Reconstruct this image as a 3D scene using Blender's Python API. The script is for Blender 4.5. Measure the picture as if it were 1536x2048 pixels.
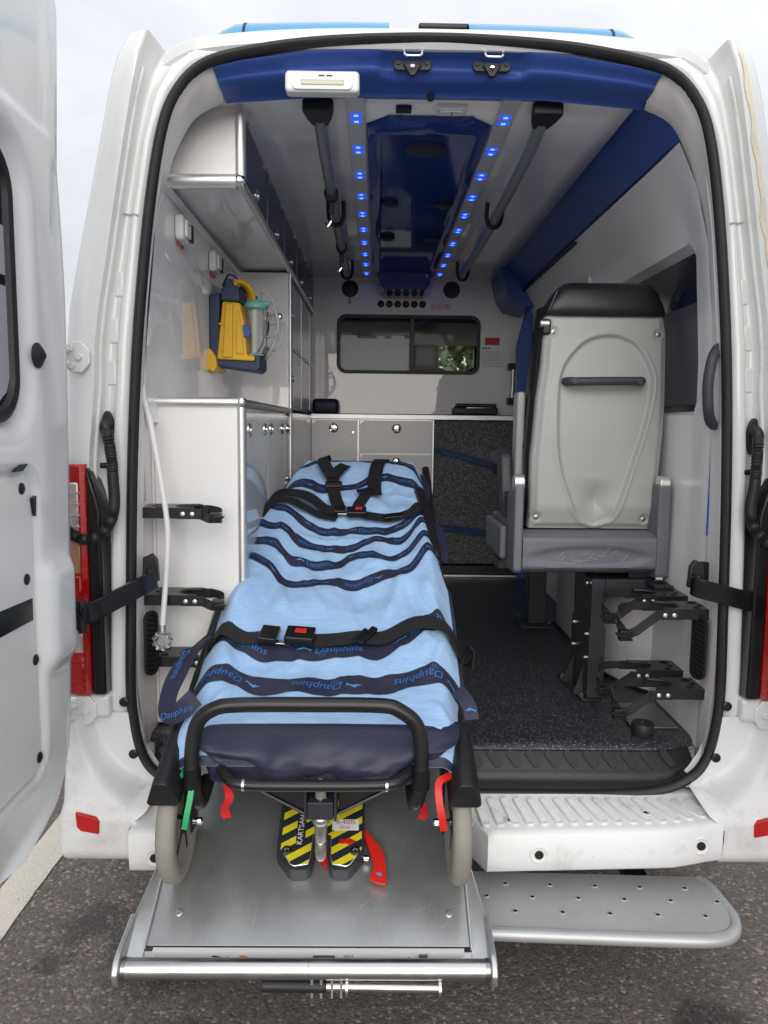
import bpy, bmesh, math, random
from math import sin, cos, pi, radians, sqrt, exp
from mathutils import Vector, Matrix, noise
random.seed(7)
for o in list(bpy.data.objects): bpy.data.objects.remove(o)
SC = bpy.context.scene
COL = SC.collection

# ---------------------------------------------------------------- camera
cam = bpy.data.cameras.new('camera'); co = bpy.data.objects.new('camera', cam); COL.objects.link(co)
yaw, pit, rol = radians(0.63), radians(-6.45), radians(0.65)
fw = Vector((sin(yaw)*cos(pit), cos(yaw)*cos(pit), sin(pit)))
r0 = Vector((cos(yaw), -sin(yaw), 0)); u0 = r0.cross(fw)
Rv = r0*cos(rol) + u0*sin(rol); Uv = -r0*sin(rol) + u0*cos(rol)
co.matrix_world = Matrix(((Rv.x, Uv.x, -fw.x, -0.146), (Rv.y, Uv.y, -fw.y, -2.05), (Rv.z, Uv.z, -fw.z, 1.5), (0, 0, 0, 1)))
cam.sensor_fit = 'VERTICAL'; cam.sensor_height = 36; cam.sensor_width = 27; cam.lens = 1538/2048*36
cam.clip_start = .02; cam.clip_end = 600
SC.camera = co
SC.cycles.diffuse_bounces = 8; SC.cycles.glossy_bounces = 6; SC.cycles.max_bounces = 14
SC.render.resolution_x = 768; SC.render.resolution_y = 1024

# ---------------------------------------------------------------- sky, sun, exposure
W = bpy.data.worlds.new('World'); SC.world = W; W.use_nodes = True
nt = W.node_tree; nt.nodes.clear()
def N(t, kind, **k):
    n = t.nodes.new(kind)
    for a, b in k.items():
        if a in n.bl_rna.properties: setattr(n, a, b)
        else: n.inputs[a].default_value = b
    return n
def mth(t, op, a, b=None, c=None):
    n = t.nodes.new('ShaderNodeMath'); n.operation = op
    for i, v in enumerate((a, b, c)):
        if v is None: continue
        if isinstance(v, (int, float)): n.inputs[i].default_value = v
        else: t.links.new(v, n.inputs[i])
    return n.outputs[0]
SUN_EL, SUN_AZ = 18, 180     # degrees; veiled sun behind the camera, to its right
sky = N(nt, 'ShaderNodeTexSky', sky_type='NISHITA'); sky.sun_disc = False
sky.sun_elevation = radians(SUN_EL); sky.sun_rotation = radians(SUN_AZ)
tc = N(nt, 'ShaderNodeTexCoord'); sep = N(nt, 'ShaderNodeSeparateXYZ'); nt.links.new(tc.outputs['Generated'], sep.inputs[0])
zc = mth(nt, 'MAXIMUM', sep.outputs[2], 0.0)
ovc = mth(nt, 'MULTIPLY_ADD', zc, .95, 1.0)              # overcast: zenith brighter than horizon
mp = N(nt, 'ShaderNodeMapping'); mp.inputs['Scale'].default_value = (1, 1, 2.4); nt.links.new(tc.outputs['Generated'], mp.inputs[0])
nz = N(nt, 'ShaderNodeTexNoise', Scale=3.1, Detail=6, Roughness=.55, Distortion=.4); nt.links.new(mp.outputs[0], nz.inputs[0])
cl = mth(nt, 'MULTIPLY_ADD', nz.outputs[0], .62, .70)
lum = mth(nt, 'MULTIPLY', mth(nt, 'MULTIPLY', ovc, cl), 3.62)
cmb = N(nt, 'ShaderNodeCombineColor')
nt.links.new(mth(nt, 'MULTIPLY', lum, .975), cmb.inputs[0]); nt.links.new(mth(nt, 'MULTIPLY', lum, .99), cmb.inputs[1]); nt.links.new(mth(nt, 'MULTIPLY', lum, 1.03), cmb.inputs[2])
mx = N(nt, 'ShaderNodeMix', data_type='RGBA'); mx.inputs[0].default_value = .93
nt.links.new(sky.outputs[0], mx.inputs[6]); nt.links.new(cmb.outputs[0], mx.inputs[7])
bg = N(nt, 'ShaderNodeBackground', Strength=.1); nt.links.new(mx.outputs[2], bg.inputs[0])
wo = N(nt, 'ShaderNodeOutputWorld'); nt.links.new(bg.outputs[0], wo.inputs[0])
sl = bpy.data.lights.new('sun', 'SUN'); sl.energy = 1.3; sl.angle = radians(56); sl.color = (1, .97, .93)
so = bpy.data.objects.new('sun', sl); COL.objects.link(so)
# sun direction: from the sky at SUN_AZ (0 = +Y, clockwise)
sd = Vector((sin(radians(SUN_AZ))*cos(radians(SUN_EL)), cos(radians(SUN_AZ))*cos(radians(SUN_EL)), sin(radians(SUN_EL))))
so.rotation_euler = sd.to_track_quat('Z', 'Y').to_euler()
vs = SC.view_settings; vs.view_transform = 'Standard'; vs.look = 'None'; vs.gamma = 1; vs.use_curve_mapping = False; vs.exposure = .96

# ---------------------------------------------------------------- materials
MT = {}
def mat(name, col, rough=.5, metal=0, spec=.5, var=0, vs=6, bump=0, bs=300, coat=0, dirt=0, scratch=0, trans=0, ior=1.45, emit=None, es=0, rvar=.06, stretch=None, alpha=1):
    m = bpy.data.materials.new(name); m.use_nodes = True; MT[name] = m
    t = m.node_tree; p = t.nodes['Principled BSDF']
    p.inputs['Base Color'].default_value = (*col, 1); p.inputs['Roughness'].default_value = rough
    p.inputs['Metallic'].default_value = metal; p.inputs['Specular IOR Level'].default_value = spec
    p.inputs['IOR'].default_value = ior; p.inputs['Transmission Weight'].default_value = trans
    p.inputs['Coat Weight'].default_value = coat; p.inputs['Coat Roughness'].default_value = .06
    p.inputs['Alpha'].default_value = alpha
    if emit: p.inputs['Emission Color'].default_value = (*emit, 1); p.inputs['Emission Strength'].default_value = es
    tcn = t.nodes.new('ShaderNodeTexCoord'); vec = tcn.outputs['Object']
    if stretch:
        mpn = t.nodes.new('ShaderNodeMapping'); mpn.inputs['Scale'].default_value = stretch; t.links.new(vec, mpn.inputs[0]); vec = mpn.outputs[0]
    cur = None
    def mixc(fac, a, b):
        n = t.nodes.new('ShaderNodeMix'); n.data_type = 'RGBA'
        for s, v in ((0, fac), (6, a), (7, b)):
            if isinstance(v, (int, float)): n.inputs[s].default_value = v
            elif isinstance(v, tuple): n.inputs[s].default_value = (*v, 1)
            else: t.links.new(v, n.inputs[s])
        return n.outputs[2]
    if var:
        n = N(t, 'ShaderNodeTexNoise', Scale=vs, Detail=5, Roughness=.6); t.links.new(vec, n.inputs[0])
        lo = tuple(c*(1-var) for c in col); hi = tuple(min(1, c*(1+var)) for c in col)
        cur = mixc(n.outputs[0], lo, hi)
        t.links.new(mth(t, 'MULTIPLY_ADD', n.outputs[0], rvar*2, rough-rvar), p.inputs['Roughness'])
    if dirt:
        n = N(t, 'ShaderNodeTexNoise', Scale=5, Detail=8, Roughness=.75); t.links.new(vec, n.inputs[0])
        f = mth(t, 'MULTIPLY', mth(t, 'SMOOTH_MAX', mth(t, 'SUBTRACT', n.outputs[0], .52), 0, .05), dirt*4)
        cur = mixc(f, cur or col, (.20, .175, .145))
        n2 = N(t, 'ShaderNodeTexNoise', Scale=70, Detail=3, Roughness=.6); t.links.new(vec, n2.inputs[0])
        f2 = mth(t, 'MULTIPLY', mth(t, 'GREATER_THAN', n2.outputs[0], .735), dirt*.9)
        cur = mixc(f2, cur, (.12, .09, .07))
    if cur is not None: t.links.new(cur, p.inputs['Base Color'])
    if bump:
        n = N(t, 'ShaderNodeTexNoise', Scale=bs, Detail=3, Roughness=.6); t.links.new(vec, n.inputs[0])
        b = N(t, 'ShaderNodeBump', Strength=bump, Distance=.002); t.links.new(n.outputs[0], b.inputs['Height']); t.links.new(b.outputs[0], p.inputs['Normal'])
    return m
mat('paint', (.74, .75, .745), .24, spec=.5, var=.02, vs=2, coat=.9, dirt=.09)
mat('paint_clean', (.80, .81, .81), .25, var=.02, vs=2, coat=.5, dirt=.04)
mat('bumper', (.77, .775, .77), .42, var=.04, vs=3, dirt=.5, bump=.05, bs=500)
mat('peel', (.74, .68, .56), .7, var=.12, vs=40, dirt=1.0)
mat('lining', (.80, .765, .74), .42, var=.03, vs=3, dirt=.05, bump=.04, bs=700)
mat('laminate', (.86, .85, .84), .02, var=.02, vs=2, rvar=.004, spec=.6)
mat('ceiling_white', (.86, .845, .84), .06, var=.02, vs=2, rvar=.015, spec=.5)
mat('wall_matte', (.86, .845, .835), .30, var=.02, vs=3, dirt=.03)
mat('cab_front', (.82, .815, .80), .22, var=.015, vs=2, dirt=.04)
mat('grey_lam', (.74, .74, .72), .22, var=.03, vs=3, rvar=.04)
mat('grey_gloss', (.62, .63, .63), .06, var=.02, vs=3, rvar=.02)
mat('blue_head', (.030, .078, .32), .38, var=.05, vs=4, bump=.05, bs=600)
mat('blue_gloss', (.024, .052, .24), .05, spec=.4)
mat('blue_door', (.018, .030, .125), .25, spec=.2)
mat('navy_dark', (.010, .016, .045), .5)
mat('rubber', (.018, .018, .020), .48, var=.15, vs=20, bump=.05, bs=300)
mat('black_pl', (.014, .014, .016), .42, var=.15, vs=12, bump=.04, bs=500)
mat('black_gloss', (.010, .010, .011), .16, var=.1, vs=9, dirt=.03)
mat('black_metal', (.016, .016, .017), .27, var=.1, vs=10, dirt=.03)
mat('dark_void', (.004, .004, .005), .9)
mat('alu', (.82, .82, .81), .44, metal=1, var=.05, vs=6, rvar=.06)
mat('alu_dark', (.34, .35, .36), .3, metal=1, var=.08, vs=6)
mat('chrome', (.85, .85, .85), .07, metal=1)
mat('steel', (.62, .62, .61), .3, metal=1, var=.1, vs=30, rvar=.1)
mat('galv', (.62, .64, .64), .38, metal=.85, var=.14, vs=14, rvar=.12, dirt=.12)
mat('tray', (.47, .485, .485), .31, metal=.8, var=.22, vs=7, rvar=.12, stretch=(1, .22, 1), bump=.10, bs=90, dirt=.10)
mat('step_silver', (.46, .475, .48), .42, metal=.45, var=.06, vs=8, dirt=.2, bump=.06, bs=250)
mat('grey_rail', (.27, .275, .29), .35, metal=.2)
mat('seat_shell', (.37, .375, .36), .42, var=.03, vs=3, bump=.10, bs=500)
mat('seat_dark', (.135, .145, .165), .46, var=.06, vs=5, bump=.06, bs=500)
mat('seat_black', (.013, .013, .015), .36, bump=.1, bs=260)
mat('seat_frame', (.030, .033, .038), .42, metal=.1, var=.08)
mat('grip', (.045, .047, .052), .5, bump=.06, bs=500)
mat('yellow', (.72, .42, .012), .38, var=.06, vs=12, bump=.03)
mat('navy_pl', (.017, .034, .085), .45, var=.1, vs=10, bump=.03)
mat('teal', (.15, .50, .44), .35)
mat('clear', (.9, .93, .93), .06, trans=.93, ior=1.2)
mat('tubing', (.75, .77, .77), .25, trans=.6, ior=1.25)
mat('white_pl', (.80, .80, .78), .35)
mat('hose_white', (.80, .79, .80), .4)
mat('red', (.62, .018, .014), .36, var=.08, vs=15)
mat('red_cloth', (.60, .016, .018), .7, bump=.2, bs=400)
mat('green', (.028, .36, .14), .38)
mat('tyre', (.27, .255, .225), .62, var=.16, vs=14, bump=.06, bs=200)
mat('tyre_black', (.02, .02, .02), .75)
mat('navy_cloth', (.026, .028, .055), .48, var=.08, vs=8, bump=.05, bs=300)
mat('belt', (.016, .016, .017), .55, bump=.35, bs=700, stretch=(1, .2, 1))
mat('belt_navy', (.018, .035, .105), .6, bump=.3, bs=700)
mat('lens_red', (.42, .006, .008), .10, coat=.6, var=.6, vs=110, bump=.8, bs=90)
mat('lens_clear', (.66, .62, .60), .12, metal=.5, var=.45, vs=90, coat=.6, bump=1.0, bs=80)
mat('lens_amber', (.55, .32, .22), .12, metal=.3, var=.35, vs=70, coat=.6)
mat('reflector', (.50, .016, .014), .22, var=.2, vs=300, bump=.3, bs=900)
mat('beacon', (.10, .42, .72), .10, trans=.35, coat=.4)
mat('glass_dark', (.014, .017, .028), .05, spec=.3)
mat('film', (.42, .43, .47), .45, var=.03)
mat('film_dark', (.085, .09, .115), .30, var=.05)
mat('pale_grey', (.50, .52, .54), .35, var=.05, vs=2)
mat('glass', (.9, .95, .93), .02, trans=1.0, ior=1.12)
mat('led_blue', (.02, .05, .6), .3, emit=(.03, .11, 1.0), es=4.0)
mat('led_glow', (.02, .05, .6), .4, emit=(.02, .07, 1.0), es=.55)
mat('led_off', (.72, .73, .52), .3)
mat('strip', (.60, .61, .63), .3)
mat('sticker_red', (.50, .04, .05), .5)
mat('sticker_white', (.80, .80, .78), .45)
mat('ink', (.02, .02, .02), .6)
mat('ink_red', (.45, .03, .05), .6)
mat('ink_grey', (.45, .43, .43), .6)
mat('ink_blue', (.03, .15, .46), .6)
mat('ink_light', (.07, .26, .55), .6)
mat('amber_reflection', (.6, .3, .08), .4, emit=(1, .5, .15), es=.9)  # glow for the amber reflection painted on the ceiling
mat('trunk', (.08, .06, .045), .85, var=.3, vs=12)
mat('sticker_yellow', (.65, .36, .02), .45)

def special(name):
    m = bpy.data.materials.new(name); m.use_nodes = True; MT[name] = m
    t = m.node_tree; p = t.nodes['Principled BSDF']; tcn = t.nodes.new('ShaderNodeTexCoord')
    return t, p, tcn.outputs['Object']
def ramp(t, fac, stops):
    r = t.nodes.new('ShaderNodeValToRGB'); t.links.new(fac, r.inputs[0]); e = r.color_ramp.elements
    while len(e) < len(stops): e.new(.5)
    for i, (a, c) in enumerate(stops): e[i].position = a; e[i].color = (*c, 1)
    return r.outputs[0]
def mixn(t, fac, a, b, mode='MIX'):
    n = t.nodes.new('ShaderNodeMix'); n.data_type = 'RGBA'; n.blend_type = mode
    for s, v in ((0, fac), (6, a), (7, b)):
        if isinstance(v, (int, float)): n.inputs[s].default_value = v
        elif isinstance(v, tuple): n.inputs[s].default_value = (*v, 1)
        else: t.links.new(v, n.inputs[s])
    return n.outputs[2]
# asphalt with aggregate and damp stains
t, p, ob = special('asphalt')
n1 = N(t, 'ShaderNodeTexNoise', Scale=1.3, Detail=6, Roughness=.6); t.links.new(ob, n1.inputs[0])
base = ramp(t, n1.outputs[0], [(.25, (.142, .124, .112)), (.75, (.196, .172, .157))])
v1 = N(t, 'ShaderNodeTexVoronoi', Scale=115); t.links.new(ob, v1.inputs[0])
sepc = t.nodes.new('ShaderNodeSeparateColor'); t.links.new(v1.outputs['Color'], sepc.inputs[0])
st = ramp(t, sepc.outputs[0], [(0, (.62, .61, .60)), (.45, (.90, .89, .88)), (.86, (1.15, 1.12, 1.09)), (.98, (2.2, 2.1, 2.0))])
c1 = mixn(t, 1.0, base, st, 'MULTIPLY')
v2 = N(t, 'ShaderNodeTexVoronoi', Scale=420); t.links.new(ob, v2.inputs[0])
c2 = mixn(t, .7, c1, ramp(t, v2.outputs[0], [(0, (1.2, 1.2, 1.2)), (.8, (.55, .55, .55))]), 'MULTIPLY')
nd = N(t, 'ShaderNodeTexNoise', Scale=11, Detail=5, Roughness=.65); t.links.new(ob, nd.inputs[0])
vadd = t.nodes.new('ShaderNodeVectorMath'); vadd.operation = 'MULTIPLY_ADD'; t.links.new(nd.outputs['Color'], vadd.inputs[0]); vadd.inputs[1].default_value = (.26, .26, 0); t.links.new(ob, vadd.inputs[2])
mn = None
for (sx, sy, sr) in ((-.72, -.02, .15), (-.98, .12, .10), (-.58, -.42, .13), (-.40, -.46, .10), (-.70, -.60, .09), (.72, -.30, .10), (.42, -.35, .07), (-1.02, -.05, .05), (-.86, .05, .06), (.1, -.62, .10)):
    d = t.nodes.new('ShaderNodeVectorMath'); d.operation = 'DISTANCE'; t.links.new(vadd.outputs[0], d.inputs[0]); d.inputs[1].default_value = (sx+.13, sy+.13, 0)
    q = mth(t, 'DIVIDE', d.outputs['Value'], sr); mn = q if mn is None else mth(t, 'MINIMUM', mn, q)
mr = t.nodes.new('ShaderNodeMapRange'); mr.inputs[1].default_value = .55; mr.inputs[2].default_value = 1.25; mr.inputs[3].default_value = 1; mr.inputs[4].default_value = 0; t.links.new(mn, mr.inputs[0])
c3 = mixn(t, mr.outputs[0], c2, mixn(t, 1.0, c2, (.34, .33, .34), 'MULTIPLY'))
t.links.new(c3, p.inputs['Base Color'])
t.links.new(mth(t, 'MULTIPLY_ADD', mr.outputs[0], -.28, .82), p.inputs['Roughness'])
hb = mth(t, 'ADD', mth(t, 'MULTIPLY', v1.outputs[0], -1.0), mth(t, 'MULTIPLY', v2.outputs[0], -.4))
b = N(t, 'ShaderNodeBump', Strength=.55, Distance=.004); t.links.new(hb, b.inputs['Height']); t.links.new(b.outputs[0], p.inputs['Normal'])
# worn road paint: the asphalt's own grain shows through
t, p, ob = special('road_paint')
n1 = N(t, 'ShaderNodeTexNoise', Scale=90, Detail=6, Roughness=.75); t.links.new(ob, n1.inputs[0])
n2 = N(t, 'ShaderNodeTexNoise', Scale=6, Detail=4); t.links.new(ob, n2.inputs[0])
wear = mth(t, 'GREATER_THAN', mth(t, 'MULTIPLY_ADD', n2.outputs[0], .35, n1.outputs[0]), .80)
pc = ramp(t, n1.outputs[0], [(.3, (.54, .50, .43)), (.7, (.72, .67, .58))])
t.links.new(mixn(t, wear, pc, (.10, .09, .082)), p.inputs['Base Color']); p.inputs['Roughness'].default_value = .8
v1 = N(t, 'ShaderNodeTexVoronoi', Scale=170); t.links.new(ob, v1.inputs[0])
b = N(t, 'ShaderNodeBump', Strength=.5, Distance=.003, invert=True); t.links.new(v1.outputs[0], b.inputs['Height']); t.links.new(b.outputs[0], p.inputs['Normal'])
# speckled vinyl floor
def speckle(name, basec, dens, rough, sc):
    t, p, ob = special(name)
    v = N(t, 'ShaderNodeTexVoronoi', Scale=sc); t.links.new(ob, v.inputs[0])
    s = t.nodes.new('ShaderNodeSeparateColor'); t.links.new(v.outputs['Color'], s.inputs[0])
    c = ramp(t, s.outputs[0], [(0, tuple(x*.6 for x in basec)), (.5, basec), (1-dens, tuple(x*1.6 for x in basec)), (1-dens*.45, (.20, .21, .22))])
    t.links.new(c, p.inputs['Base Color']); p.inputs['Roughness'].default_value = rough
    n = N(t, 'ShaderNodeTexNoise', Scale=380, Detail=2); t.links.new(ob, n.inputs[0])
    b = N(t, 'ShaderNodeBump', Strength=.45, Distance=.002); t.links.new(n.outputs[0], b.inputs['Height']); t.links.new(b.outputs[0], p.inputs['Normal'])
speckle('floor_vinyl', (.030, .033, .037), .11, .34, 300)
speckle('carpet', (.085, .088, .092), .30, .9, 190)
# light blue slub cloth
t, p, ob = special('sheet_cloth')
mpn = t.nodes.new('ShaderNodeMapping'); mpn.inputs['Scale'].default_value = (14, 150, 150); t.links.new(ob, mpn.inputs[0])
n1 = N(t, 'ShaderNodeTexNoise', Scale=1.6, Detail=5, Roughness=.6); t.links.new(mpn.outputs[0], n1.inputs[0])
n2 = N(t, 'ShaderNodeTexNoise', Scale=900, Detail=1); t.links.new(ob, n2.inputs[0])
t.links.new(ramp(t, mth(t, 'MULTIPLY_ADD', n2.outputs[0], .25, n1.outputs[0]), [(.35, (.25, .43, .70)), (.75, (.37, .57, .84))]), p.inputs['Base Color'])
p.inputs['Roughness'].default_value = .75; p.inputs['Sheen Weight'].default_value = .2
b = N(t, 'ShaderNodeBump', Strength=.25, Distance=.001); t.links.new(mth(t, 'ADD', n1.outputs[0], n2.outputs[0]), b.inputs['Height']); t.links.new(b.outputs[0], p.inputs['Normal'])
# yellow and black hazard print on the lock cover (flat print)
t, p, ob = special('hazard')
s = t.nodes.new('ShaderNodeSeparateXYZ'); t.links.new(ob, s.inputs[0])
k = mth(t, 'FRACT', mth(t, 'MULTIPLY', mth(t, 'ADD', mth(t, 'MULTIPLY', s.outputs[0], -.60), s.outputs[1]), 24.0))
t.links.new(mixn(t, mth(t, 'GREATER_THAN', k, .52), (.020, .028, .034), (.70, .60, .02)), p.inputs['Base Color']); p.inputs['Roughness'].default_value = .35
# leaves
t, p, ob = special('leaves')
oi = N(t, 'ShaderNodeTexNoise', Scale=1.2, Detail=4); t.links.new(ob, oi.inputs[0])
t.links.new(ramp(t, oi.outputs[0], [(.3, (.03, .05, .015)), (.7, (.09, .125, .035))]), p.inputs['Base Color']); p.inputs['Roughness'].default_value = .6

# ---------------------------------------------------------------- helpers
WM = {}
def link(o, parent, Mw):
    COL.objects.link(o); WM[o.name] = Mw
    if parent is not None:
        o.parent = parent; o.matrix_parent_inverse = WM[parent.name].inverted()
    o.matrix_basis = Mw
    return o
def tag(o, label=None, cat=None, group=None, kind=None):
    if label: o['label'] = label
    if cat: o['category'] = cat
    if group: o['group'] = group
    if kind: o['kind'] = kind
    return o
def thing(name, label, cat, loc=(0, 0, 0), group=None):
    o = bpy.data.objects.new(name, None); o.empty_display_size = .1
    link(o, None, Matrix.Translation(loc)); return tag(o, label, cat, group)
def mk(name, V, F, m, parent=None, bevel=0, sub=0, solid=0, smooth=True, ang=38, Mw=None, seg=2):
    me = bpy.data.meshes.new(name); me.from_pydata([tuple(v) for v in V], [], F); me.validate()
    bm = bmesh.new(); bm.from_mesh(me); bmesh.ops.recalc_face_normals(bm, faces=bm.faces); bm.to_mesh(me); bm.free()
    me.materials.append(MT[m])
    o = bpy.data.objects.new(name, me); link(o, parent, Mw or Matrix.Identity(4))
    if smooth:
        me.shade_smooth()
        if not bevel and not sub: me.set_sharp_from_angle(angle=radians(ang))
    if solid:
        s = o.modifiers.new('solid', 'SOLIDIFY'); s.thickness = solid; s.offset = 0
    if bevel:
        b = o.modifiers.new('bevel', 'BEVEL'); b.width = bevel; b.segments = seg; b.limit_method = 'ANGLE'; b.angle_limit = radians(40); b.harden_normals = True
    if sub:
        s = o.modifiers.new('sub', 'SUBSURF'); s.levels = sub; s.render_levels = sub
    return o
def inst(name, src, parent, Mw):
    o = bpy.data.objects.new(name, src.data)
    for md in src.modifiers:
        n = o.modifiers.new(md.name, md.type)
        for a in ('width', 'segments', 'limit_method', 'angle_limit', 'harden_normals', 'levels', 'render_levels', 'thickness', 'offset'):
            if hasattr(md, a):
                try: setattr(n, a, getattr(md, a))
                except Exception: pass
    return link(o, parent, Mw)
def kids(o): return [c for c in bpy.data.objects if c.parent == o]
def copy_tree(o, Mx, parent=None):
    c = o.copy(); Mw = Mx @ WM[o.name]; link(c, parent, Mw)
    for ch in kids(o): copy_tree(ch, Mx, c)
    return c
MIR = Matrix.Scale(-1, 4, (1, 0, 0))
def box(name, x0, x1, y0, y1, z0, z1, m, parent=None, bevel=.003, **k):
    V = [(x0, y0, z0), (x1, y0, z0), (x1, y1, z0), (x0, y1, z0), (x0, y0, z1), (x1, y0, z1), (x1, y1, z1), (x0, y1, z1)]
    return mk(name, V, [(0, 3, 2, 1), (4, 5, 6, 7), (0, 1, 5, 4), (1, 2, 6, 5), (2, 3, 7, 6), (3, 0, 4, 7)], m, parent, bevel, **k)
def catmull(pts, k=6, closed=False):
    P = [Vector(p) for p in pts]; n = len(P)
    if n < 3: return P
    out = []
    for i in range(n if closed else n-1):
        a = P[(i-1) % n] if closed or i > 0 else P[0]*2-P[1]
        b, c = P[i], P[(i+1) % n]
        d = P[(i+2) % n] if closed or i+2 < n else P[-1]*2-P[-2]
        for j in range(k):
            s = j/k
            out.append(.5*((2*b)+(c-a)*s+(2*a-5*b+4*c-d)*s*s+(3*b-a-3*c+d)*s**3))
    if not closed: out.append(P[-1])
    return out
def tube(name, pts, r, m, parent=None, n=10, closed=False, k=6, sec=None, **kw):
    P = catmull(pts, k, closed) if k > 1 else [Vector(p) for p in pts]
    L = len(P); V = []; F = []
    up = Vector((0, 0, 1)); prev = None
    for i, p in enumerate(P):
        tg = (P[(i+1) % L]-P[i-1]) if closed else (P[min(i+1, L-1)]-P[max(i-1, 0)])
        tg.normalize()
        if prev is None:
            a = tg.cross(up)
            if a.length < .1: a = tg.cross(Vector((0, 1, 0)))
            a.normalize()
        else:
            a = prev - tg*prev.dot(tg); a.normalize()
        prev = a; b = tg.cross(a)
        rr = r(i/(L-1)) if callable(r) else r
        for j in range(n):
            w = 2*pi*j/n
            if sec: V.append(p + a*sec[j][0] + b*sec[j][1])
            else: V.append(p + (a*cos(w)+b*sin(w))*rr)
    for i in range(L if closed else L-1):
        for j in range(n):
            q = (i+1) % L
            F.append((i*n+j, i*n+(j+1) % n, q*n+(j+1) % n, q*n+j))
    if not closed:
        F.append(tuple(range(n))); F.append(tuple((L-1)*n+j for j in range(n)))
    return mk(name, V, F, m, parent, **kw)
def cyl(name, p0, p1, r, m, parent=None, r2=None, n=20, bevel=0, **k):
    p0, p1 = Vector(p0), Vector(p1); d = (p1-p0).normalized()
    a = d.cross(Vector((0, 0, 1)));
    if a.length < .1: a = d.cross(Vector((1, 0, 0)))
    a.normalize(); b = d.cross(a); r2 = r if r2 is None else r2
    V = [p0+(a*cos(2*pi*j/n)+b*sin(2*pi*j/n))*r for j in range(n)]+[p1+(a*cos(2*pi*j/n)+b*sin(2*pi*j/n))*r2 for j in range(n)]
    F = [(j, (j+1) % n, n+(j+1) % n, n+j) for j in range(n)]+[tuple(range(n)), tuple(range(n, 2*n))]
    return mk(name, V, F, m, parent, bevel, **k)
def lathe(name, prof, O, A, m, parent=None, n=28, **k):
    """prof: (radius, height along axis A) pairs"""
    O = Vector(O); A = Vector(A).normalized(); a = A.cross(Vector((0, 0, 1)))
    if a.length < .1: a = A.cross(Vector((1, 0, 0)))
    a.normalize(); b = A.cross(a); V = []; F = []
    for r, h in prof:
        for j in range(n): V.append(O+A*h+(a*cos(2*pi*j/n)+b*sin(2*pi*j/n))*max(r, 1e-5))
    for i in range(len(prof)-1):
        for j in range(n): F.append((i*n+j, i*n+(j+1) % n, (i+1)*n+(j+1) % n, (i+1)*n+j))
    F.append(tuple(range(n))); F.append(tuple((len(prof)-1)*n+j for j in range(n)))
    return mk(name, V, F, m, parent, **k)
def prism(name, pts, O, A, B, h, m, parent=None, bevel=0, **k):
    O, A, B = Vector(O), Vector(A), Vector(B); Nn = A.cross(B).normalized(); n = len(pts)
    V = [O+A*p+B*q for p, q in pts]; V += [v+Nn*h for v in V]
    F = [tuple(range(n)), tuple(range(n, 2*n))]+[(i, (i+1) % n, n+(i+1) % n, n+i) for i in range(n)]
    return mk(name, V, F, m, parent, bevel, **k)
def rrect(x0, x1, y0, y1, r, n=6):
    out = []
    for cx, cy, a0 in ((x1-r, y1-r, 0), (x0+r, y1-r, pi/2), (x0+r, y0+r, pi), (x1-r, y0+r, 1.5*pi)):
        for i in range(n+1): out.append((cx+r*cos(a0+pi/2*i/n), cy+r*sin(a0+pi/2*i/n)))
    return out
def holed(name, outer, inner, O, A, B, h, m, parent=None, **k):
    O, A, B = Vector(O), Vector(A), Vector(B); Nn = A.cross(B).normalized(); n = len(outer)
    f = lambda P, e: [O+A*p+B*q+Nn*e for p, q in P]
    V = f(outer, 0)+f(inner, 0)+f(outer, h)+f(inner, h); F = []
    for i in range(n):
        j = (i+1) % n
        F += [(i, j, n+j, n+i), (2*n+i, 2*n+j, 3*n+j, 3*n+i), (i, j, 2*n+j, 2*n+i), (n+i, n+j, 3*n+j, 3*n+i)]
    return mk(name, V, F, m, parent, **k)
def grid(name, rows, m, parent=None, cu=False, cv=False, **k):
    nr, nc = len(rows), len(rows[0]); V = [p for r in rows for p in r]; F = []
    for i in range(nr if cv else nr-1):
        for j in range(nc if cu else nc-1):
            F.append((i*nc+j, i*nc+(j+1) % nc, ((i+1) % nr)*nc+(j+1) % nc, ((i+1) % nr)*nc+j))
    return mk(name, V, F, m, parent, **k)
def ribbon(name, pts, side, w, th, m, parent=None, k=6, **kw):
    """flat strap along pts; side = constant vector or list of width directions"""
    P = catmull(pts, k) if k > 1 else [Vector(p) for p in pts]; L = len(P); V = []; F = []
    S = None
    if isinstance(side, list): S = catmull(side, k) if k > 1 else [Vector(s) for s in side]
    for i, p in enumerate(P):
        tg = (P[min(i+1, L-1)]-P[max(i-1, 0)]).normalized(); s = (S[i] if S else Vector(side)).copy()
        s = (s-tg*s.dot(tg)).normalized(); nn = tg.cross(s)
        V += [p-s*w/2-nn*th/2, p+s*w/2-nn*th/2, p+s*w/2+nn*th/2, p-s*w/2+nn*th/2]
    for i in range(L-1):
        for j in range(4): F.append((i*4+j, i*4+(j+1) % 4, (i+1)*4+(j+1) % 4, (i+1)*4+j))
    F += [(0, 1, 2, 3), tuple((L-1)*4+j for j in range(4))]
    return mk(name, V, F, m, parent, **kw)
def lerp(a, b, t): return a+(b-a)*t
def interp(x, T):
    if x <= T[0][0]: return T[0][1]
    for (a, b), (c, d) in zip(T, T[1:]):
        if x <= c: return b+(d-b)*(x-a)/(c-a)
    return T[-1][1]
def sst(a, b, x):
    t = max(0, min(1, (x-a)/(b-a))); return t*t*(3-2*t)
def sdrr(x, y, x0, x1, y0, y1, r):
    cx, cy = (x0+x1)/2, (y0+y1)/2; qx = abs(x-cx)-(x1-x0)/2+r; qy = abs(y-cy)-(y1-y0)/2+r
    return sqrt(max(qx, 0)**2+max(qy, 0)**2)+min(max(qx, qy), 0)-r
_TX = {}
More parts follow.
